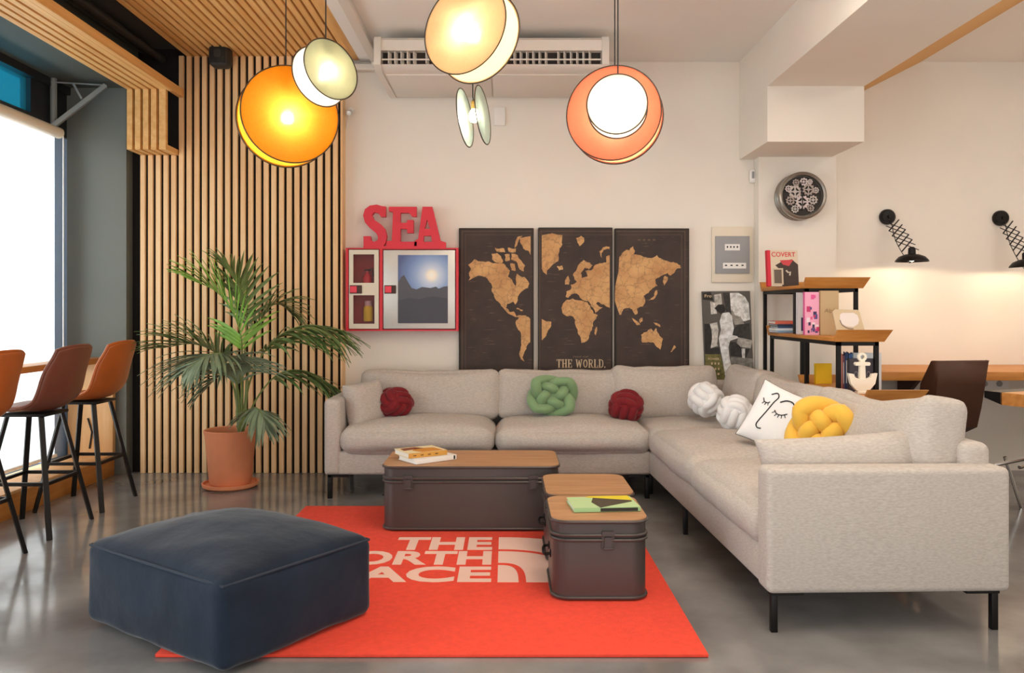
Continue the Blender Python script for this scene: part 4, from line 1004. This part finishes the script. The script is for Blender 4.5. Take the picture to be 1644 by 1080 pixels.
# middle shelf
zm = 1.046
lb = [('c85a48', 'c8604c', .022), ('1f2f4a', '1f2f4a', .012), ('2a4468', '2a4468', .013), ('dfe3e8', 'cfd6de', .016), ('8fa8c0', '7b98b4', .014)]
lbl = ['orange red book topmost in the flat stack on the middle shelf', 'dark navy book second from top of the flat stack', 'blue book in the middle of the flat stack on the shelf', 'white book fourth from top of the flat stack', 'pale blue book at the bottom of the flat stack']
z = zm
for k in range(4, -1, -1):
    c1, c2, hh = lb[k]
    book(lbl[k], T(1.905+.006*((k*7) % 3), 5.49, z) @ RZ(90+(k*5 % 7)-3), .17, .20, hh, c1, c2, 'flat book stack on the middle shelf'); z += hh+.0005
def art_pink(bk, m, w, d, h):
    rn = random.Random(9); cols = ['e05a98', '5a4f8a', 'f3dfe8', 'c83a70', '3d3458', 'e9a8c4']
    for i in range(26):
        u, v = rn.uniform(-w*.45, w*.32), rn.uniform(-d*.46, d*.40); q = rn.uniform(.010, .026)
        MB().box((u, v, h), (min(w/2, u+q), min(d/2, v+q*1.4), h+.0004+.0001*i), 0, m).build('cover_print', flat(cols[i % 6]), bk)
def art_bands(bk, m, w, d, h):
    mb = MB(); mb.box((-w*.2, -d*.42, h), (w*.4, -d*.1, h+.0006), 0, m); mb.box((0, d*.1, h), (w*.4, d*.4, h+.0006), 0, m); mb.build('cover_print', flat('3f3a63'), bk)
def art_tan(bk, m, w, d, h):
    mb = MB(); text_into(mb, 'Alpha', -w*.3, w*.48, -.005, .025, m @ T(0, 0, h), 0, .0006, .2); mb.build('title_print', flat('8a7050'), bk)
upright('tan covered tall book with thin script title on the middle shelf', 1.978, 4.97, zm, .115, .27, .02, 'c2a57c', 'b3956a', 4, art_tan)
upright('pink and violet patterned tall book on the middle shelf', 1.868, 4.965, zm, .095, .262, .018, 'f0a9c6', 'e05a98', 8, art_pink)
upright('white book with indigo blocks beside the pink patterned one', 1.872, 5.11, zm, .085, .262, .016, 'ece8ea', 'd8d4da', 8, art_bands)
upright('black spined thin book beside the white and indigo one', 1.862, 5.17, zm, .06, .258, .014, '2e2a2c', '2e2a2c', 8)
def art_card(bk, m, w, d, h):
    mb = MB(); pts = [(-.05, .0), (-.045, .035), (-.03, .045), (.035, .045), (.055, .03), (.06, 0), (.05, -.025), (.02, -.045), (-.02, -.04), (-.045, -.022)]
    mb.prism([(x, y+.01) for x, y in pts], .001, m @ T(0, 0, h)); mb.build('printed_plaque', flat('e2d6d0'), bk)
    mb = MB(); mb.tube(catmull([(-.05, .01, h+.001), (-.04, -.02, h+.001), (-.01, -.042, h+.001), (.02, -.045, h+.001)], 5), .003, 6, False, m); mb.build('printed_leaf', flat('8d7a70'), bk)
m = T(2.005, 4.72, zm+.009) @ RZ(-4) @ RX(-22) @ basis((0, 0, 0), (1, 0, 0), (0, 0, 1), (0, -1, 0)) @ T(0, .075, 0)
cd = thing('picture_stand', 'tilted pale wooden plaque with a white cut-out on the middle shelf', 'plaque', tuple(m.translation - Vector((0, 0, .07))))
MB().prism([(-.075, -.075), (.085, -.075), (.07, .06), (.06, .075), (-.07, .078), (-.085, .065)], .014, m).build('board', flat('cbb493'), cd)
art_card(cd, m, .15, .15, .014)
MB().bar((0, 0, -.002), (0, -.06, -.06), .02, .006, m).build('easel_leg', flat('b39a78'), cd)
# lowest shelf
zl = .743
upright('yellow book standing at the back of the lowest shelf', X_(1322, 5.0)+.0, 5.02, zl, .105, .125, .02, 'e8bd12', 'd7ac08', 6)
ux = X_(1342, 4.62)
for k, (lab_, c_, t_, h_) in enumerate((('salmon pink book, leftmost upright on the lowest shelf', 'd98472', .019, .205), ('plum coloured thin book beside the salmon pink one', '7a4a58', .010, .20), ('dark blue book in the upright row on the lowest shelf', '27395e', .020, .215), ('blue book with pale lettering in the lowest shelf row', '3a5f94', .018, .21), ('pale grey book, rightmost of the upright row', 'c2ccd2', .015, .212))):
    m = T(X_(1342, 4.62), 4.58, zl) @ RZ(-19) @ T(ux-X_(1342, 4.62)+t_/2, 0, 0) @ basis((0, .07, h_/2), (0, 1, 0), (0, 0, 1), (1, 0, 0)) @ T(0, 0, -t_/2)
    def art_sp(bk, m, w, d, h, c=c_):
        mb = MB(); mb.box((-w/2-.0016, -d*.3, h*.3), (-w/2-.0009, d*.3, h*.7), 0, m); mb.build('spine_print', flat('c9c2b8'), bk)
    book(lab_, m, .14, h_, t_, c_, c_, 'upright books on the lowest shelf', art=art_sp); ux += t_+.0015
def art_dark(bk, m, w, d, h):
    for q in (-.30, .16):
        mb = MB(); text_into(mb, 'O', w*q, w*(q+.14), -.012, .022, m @ T(0, 0, h), 0, .0006); mb.build('title_letter', flat('8c8488'), bk)
upright('charcoal book facing forward behind the white anchor', X_(1384, 4.5)+.005, 4.53, zl, .15, .185, .022, '46414a', '3d3a42', 0, art_dark)
upright('white framed book standing behind the charcoal one', X_(1386, 4.6)+.0, 4.565, zl, .16, .215, .014, 'd9dde0', '9fb0c0', 0)
# anchor
am = T(X_(1385, 4.40), 4.42, zl) @ basis((0, 0, 0), (1, 0, 0), (0, 0, 1), (0, -1, 0))
an = thing('anchor_ornament', 'white anchor ornament standing on the lowest shelf', 'ornament', (X_(1385, 4.40), 4.42, zl))
mb = MB()
ring = [(.024*math.cos(2*math.pi*i/28), .2+.024*math.sin(2*math.pi*i/28)) for i in range(28)]; hole = [(.011*math.cos(2*math.pi*i/18), .2+.011*math.sin(2*math.pi*i/18)) for i in range(18)]
mb.prism(ring, .019, am, [hole])
mb.prism([(-.012, .18), (.012, .18), (.018, .05), (-.018, .05)], .022, am); mb.prism([(-.042, .163), (-.037, .172), (.037, .172), (.042, .163), (.037, .153), (-.037, .153)], .024, am)
mb.prism([(-.078, .112), (-.05, .108), (-.043, .09), (-.018, .08), (.018, .08), (.043, .09), (.05, .108), (.078, .112), (.066, .055), (.038, .022), (.014, .010), (-.014, .010), (-.038, .022), (-.066, .055)], .026, am)
mb.build('anchor', flat('f3ead8'), an)
MB().box((-.03, 0, -.012), (.03, .014, .034), .003, am).build('foot', flat('f3ead8'), an)

# ================================================================== DESK SIDE
dk = thing('wall_desk', 'long oak wall desk lit by the scissor lamps', 'desk', (3.5, 5.7, 0))
MB().box((2.45, 5.34, .732), (4.59, 6.045, .79), .004).build('desk_top', 'oak', dk)
for x in (3.52, 4.5):
    MB().box((x, 5.40, 0), (x+.05, 5.45, .732)).build('leg', 'darkbrown', dk)
mb = MB(); mb.prism([(0, 0), (.34, 0), (0, -.24)], .03, basis((2.92, 6.04, .732), (0, -1, 0), (0, 0, 1), (1, 0, 0))); mb.build('bracket', 'darkbrown', dk)
sk = thing('wall_socket', 'white socket strip with cables under the wall desk', 'socket', (3.62, 6.04, .5))
MB().box((3.38, 6.02, .60), (3.74, YW-.001, .70), .004).build('plate', 'white', sk)
for k in range(3): MB().lathe([(0, 0), (.022, 0), (.022, .004), (0, .004)], 16, look((3.45+k*.11, 6.02, .65), (0, -1, 0))).build('outlet', 'greyplastic', sk)
# desk chair: angular brown shell seen from behind
def shell_chair(label, x, y, rz):
    ch = thing('desk_chair', label, 'chair', (x, y, 0), rz)
    sec = [(.40, .16, -.23), (.43, .17, -.10), (.45, .175, .05), (.50, .17, .16), (.62, .165, .20), (.76, .17, .225), (.90, .172, .25)]   # z, half width, y (back is +y towards... local)
    vs = []; fs = []
    for i, (z, hw, y_) in enumerate(sec):
        wing = .10 if 1 <= i <= 5 else .03
        fw = [wing, 0, 0, wing]; up = [.10 if i < 3 else 0, 0, 0, .10 if i < 3 else 0]
        xs = [-hw-.012, -hw*.9, hw*.9, hw+.012]
        for k in range(4): vs.append((xs[k], y_ - (fw[k] if i >= 3 else 0), z + up[k]))
    for i in range(len(sec)-1):
        for k in range(3): a = i*4+k; fs.append((a, a+1, a+5, a+4))
    mb = MB(); mb.add(vs, fs); o = mb.build('shell', 'darkbrown', ch, world=False, sharp=25)
    md = o.modifiers.new('thick', 'SOLIDIFY'); md.thickness = .018; md.offset = 0
    MB().lathe([(0, .30), (.02, .30), (.02, .405), (.07, .412), (.07, .425), (0, .425)], 16).build('column', 'chrome', ch, world=False)
    for k in range(4):
        a = math.pi/4+k*math.pi/2; mb = MB()
        mb.tube([(.0, 0, .31), (.12*math.cos(a), .12*math.sin(a), .30), (.36*math.cos(a), .36*math.sin(a), .012)], .012, 8); mb.build('leg', 'chrome', ch, world=False)
    return ch
shell_chair('brown shell chair facing the wall desk behind the sofa', X_(1524, 4.78)+.03, 5.0, 180+9)
tb = thing('side_table', 'oak topped table at the right edge behind the sofa', 'table', (2.95, 4.3, 0))
mb = MB(); mb.prism([(2.635, 4.31), (2.92, 3.66), (3.9, 4.0), (3.6, 4.72)], .066, T(0, 0, .694)); mb.build('table_top', 'oak', tb)
mb = MB(); mb.prism([(2.600, 4.40), (2.637, 4.305), (3.62, 4.715), (3.6, 4.80)], .067, T(0, 0, .6935))
mb.v = [v + Vector((0, 0, .03)) if (v.z < .72 and v.y > 4.38) else v for v in mb.v]
mb.build('end_cap', 'blackmetal', tb)
MB().lathe([(0, 0), (.24, 0), (.24, .015), (.03, .03), (.025, .06), (.025, .694), (0, .694)], 24, T(3.25, 4.22, 0)).build('pedestal', 'blackmetal', tb)
xf = thing('crossed_leg_stool', 'chrome crossed legs of a seat at the right photo edge', 'seat', (3.28, 4.75, 0))
mb = MB(); mb.tube([(2.93, 4.62, .30), (3.6, 4.85, .42)], .011, 8); mb.tube([(2.96, 4.9, .26), (3.6, 4.65, .47)], .011, 8); mb.build('cross_bar', 'chrome', xf)
for x, y in ((2.93, 4.62), (2.96, 4.9), (3.6, 4.85), (3.6, 4.65)):
    MB().tube([(x+.06*(1 if x < 3 else 0), y, .31 if x < 3 else .44), (x+.16*(1 if x < 3 else .3), y, 0)], .011, 8).build('leg', 'chrome', xf)
MB().cushion((.42, .42, .05), .02, (0, 0, .01), T(3.64, 4.75, .485), 0, n=6).build('seat', 'darkbrown', xf)

# scissor wall lamps
def scissor(label, x, zm_, xs, zs_, lean):
    lp = thing('scissor_lamp', label, 'wall lamp', (x, YW-.02, zm_), 0, 'black scissor wall lamps over the desk')
    MB().lathe([(0, 0), (.056, 0), (.058, .006), (.056, .03), (.045, .042), (.012, .045), (.012, .06), (0, .06)], 28, look((x, YW-.001, zm_), (0, -1, 0))).build('wall_rose', 'blackmetal', lp)
    a = Vector((x+.01, YW-.05, zm_-.03)); b = Vector((xs, 5.76, zs_+.08))
    mb = MB(); n = 3; e = (b-a)/n; wv = Vector((.12, 0, .01))
    for i in range(n):
        p, q = a + e*i, a + e*(i+1)
        mb.bar(p - wv*.5, q + wv*.5, .007, .006); mb.bar(p + wv*.5, q - wv*.5, .007, .006)
        if i < n-1:
            h = e*.5; mb.bar(p + h - wv*.5, q + h + wv*.5, .007, .006); mb.bar(p + h + wv*.5, q + h - wv*.5, .007, .006)
    mb.build('scissor_arm', 'blackmetal', lp)
    mb = MB(); mb.tube(catmull([a, a+e*1.5+Vector((-.03, 0, -.05)), a+e*3.5+Vector((-.03, 0, -.05)), b], 6), .003, 6); mb.build('flex', 'cable', lp)
    S = T(xs, 5.74, zs_) @ RY(lean)
    MB().lathe([(0, .105), (.012, .105), (.024, .095), (.026, .055), (.034, .048), (.0, .045)], 20, S).build('lamp_socket', 'blackmetal', lp)
    MB().lathe([(.022, .055), (.045, .052), (.085, .036), (.107, .012), (.112, 0), (.109, 0), (.103, .012), (.082, .032), (.044, .047), (.02, .05)], 36, S).build('shade', 'blackmetal', lp)
    MB().lathe([(0, .0), (.016, .006), (.022, .02), (.014, .042), (0, .045)], 16, S).build('bulb', 'bulb', lp)
    d = bpy.data.lights.new('lamp_light', 'SPOT'); d.energy = 4.8; d.color = (1, .79, .52); d.spot_size = R_(178); d.spot_blend = .1; d.shadow_soft_size = .03
    o = bpy.data.objects.new('lamp_light', d); COL.objects.link(o); o.parent = lp; o.location = Vector((xs, 5.74, zs_-.004)) - lp.location
    return lp
scissor('black scissor wall lamp over the brown chair, nearer the pillar', X_(1425, 6.03), Z_(348, 6.03), X_(1464, 5.74), Z_(420, 5.74), 0)
scissor('black scissor wall lamp cut by the right edge of the photo', X_(1607, 6.03), Z_(350, 6.03), X_(1644, 5.74)+.02, Z_(428, 5.74), -4)

# ================================================================== PENDANTS
def disc_shade(lp, c, n, R, Tk, m_front, m_back, m_band, up=(0, 0, 1)):
    n = Vector(n).normalized(); Lk = look(c, n, up)
    f = MB(); f.lathe([(0, Tk/2), (R*.5, Tk/2), (R, Tk/2)], 56, Lk); f.build('front_disc', m_front, lp)
    f = MB(); f.lathe([(R, -Tk/2), (R*.5, -Tk/2), (0, -Tk/2)], 56, Lk); f.build('rear_disc', m_back, lp)
    if m_band is not None:
        f = MB(); f.lathe([(R*.965, -Tk/2), (R*.955, 0), (R*.965, Tk/2)], 56, Lk)
        f.f = [q for q in f.f if len(q) == 4]; f.build('fabric_band', m_band, lp)
    for s in (-1, 1):
        mb = MB(); mb.tube([(R*math.cos(2*math.pi*i/64), R*math.sin(2*math.pi*i/64), s*Tk/2) for i in range(64)], .0032, 6, True, Lk); mb.build('wire_rim', 'rim', lp)
    return Lk
def pendant(label, px, py, Y, R, Tk, n, mf, mbk, mband, power, color, cordpx=None, up=(0, 0, 1), band=True, bulb_r=.03):
    c = P(px, py, Y); lp = thing('pendant_lamp', label, 'pendant lamp', tuple(c), 0, 'disc pendant lamps')
    disc_shade(lp, c, n, R, Tk, mf, mbk, mband, up)
    xx = X_(cordpx, Y) if cordpx else c.x
    mb = MB(); mb.tube([(xx, c.y, ZC), (xx, c.y, c.z+.11), (c.x, c.y, c.z+.07)], .0035, 6); mb.build('cord', 'cable', lp)
    MB().lathe([(0, .04), (.016, .04), (.018, .08), (.008, .09), (0, .09)], 14, T(*c)).build('bulb_socket', 'brass', lp)
    MB().lathe([(0, -.035), (.02, -.028), (.03, -.005), (.026, .018), (.014, .04), (0, .04)], 18, T(*c)).build('bulb', 'pbulb', lp)
    d = bpy.data.lights.new('pendant_light', 'POINT'); d.energy = power; d.color = color; d.shadow_soft_size = bulb_r
    o = bpy.data.objects.new('pendant_light', d); COL.objects.link(o); o.parent = lp; o.location = (0, 0, -.005) if mband is not None else (0, -.04, -.01)
    MB().lathe([(0, 0), (.05, 0), (.05, .02), (0, .022)], 20, T(xx, c.y, ZC-.022)).build('ceiling_rose', 'blackmetal', lp)
    return lp
ye = shade_mat('amber_fabric', 'f4ac20', 'ffd45c', .65, 60); yb2 = shade_mat('amber_band', 'f4bc2c', 'ffd848', .7, 60)
sage = shade_mat('sage_fabric', 'b9bfa4', 'c6cbb0', .5, 60); wh = shade_mat('white_fabric', 'f4f2ea', 'fbf7ec', .65)
cr_ = shade_mat('cream_fabric', 'ecd6b4', 'f8e2c2', .55, 60); crb = shade_mat('cream_band', 'f6e6b4', 'fff0c0', .7)
co = shade_mat('coral_fabric', 'f6a488', 'ffc6aa', .6, 60); cob = shade_mat('coral_band', 'f9aa80', 'ffbd96', .7)
pendant('amber yellow disc pendant lamp in front of the slatted wall', 462, 188, 4.1, .243, .13, (.46, -.88, .02), ye, ye, yb2, 6.5, (1, .93, .8), 459)
pendant('small sage and white disc pendant overlapping the amber lamp', 522, 117, 3.8, .146, .10, (.70, -.66, .16), sage, wh, wh, 2.6, (1, .95, .86), 523, (-.2, 0, 1))
pendant('large cream disc pendant lamp cut by the top of the photo', 757, 52, 3.95, .232, .13, (-.50, -.86, .10), cr_, cr_, crb, 7, (1, .92, .78), 757, (.3, 0, 1))
gl = glass_mat('frosted_lamp_glass', 'dfeae4', .25, .45)
pendant('small pendant of two glass discs around a bare bulb', 761, 187, 4.4, .158, .10, (.95, -.22, .10), gl, gl, None, 3, (1, .92, .78), 759, (-.12, 0, 1), bulb_r=.03)
pendant('coral orange disc pendant lamp behind the white disc', 987, 185, 4.1, .238, .10, (-.28, -.95, .02), co, co, cob, 8, (1, .91, .76), 987)
pendant('small white disc pendant hanging in front of the coral lamp', 991, 171, 3.8, .140, .09, (-.16, -.98, .02), wh, wh, wh, 2.6, (1, .96, .90), 992)
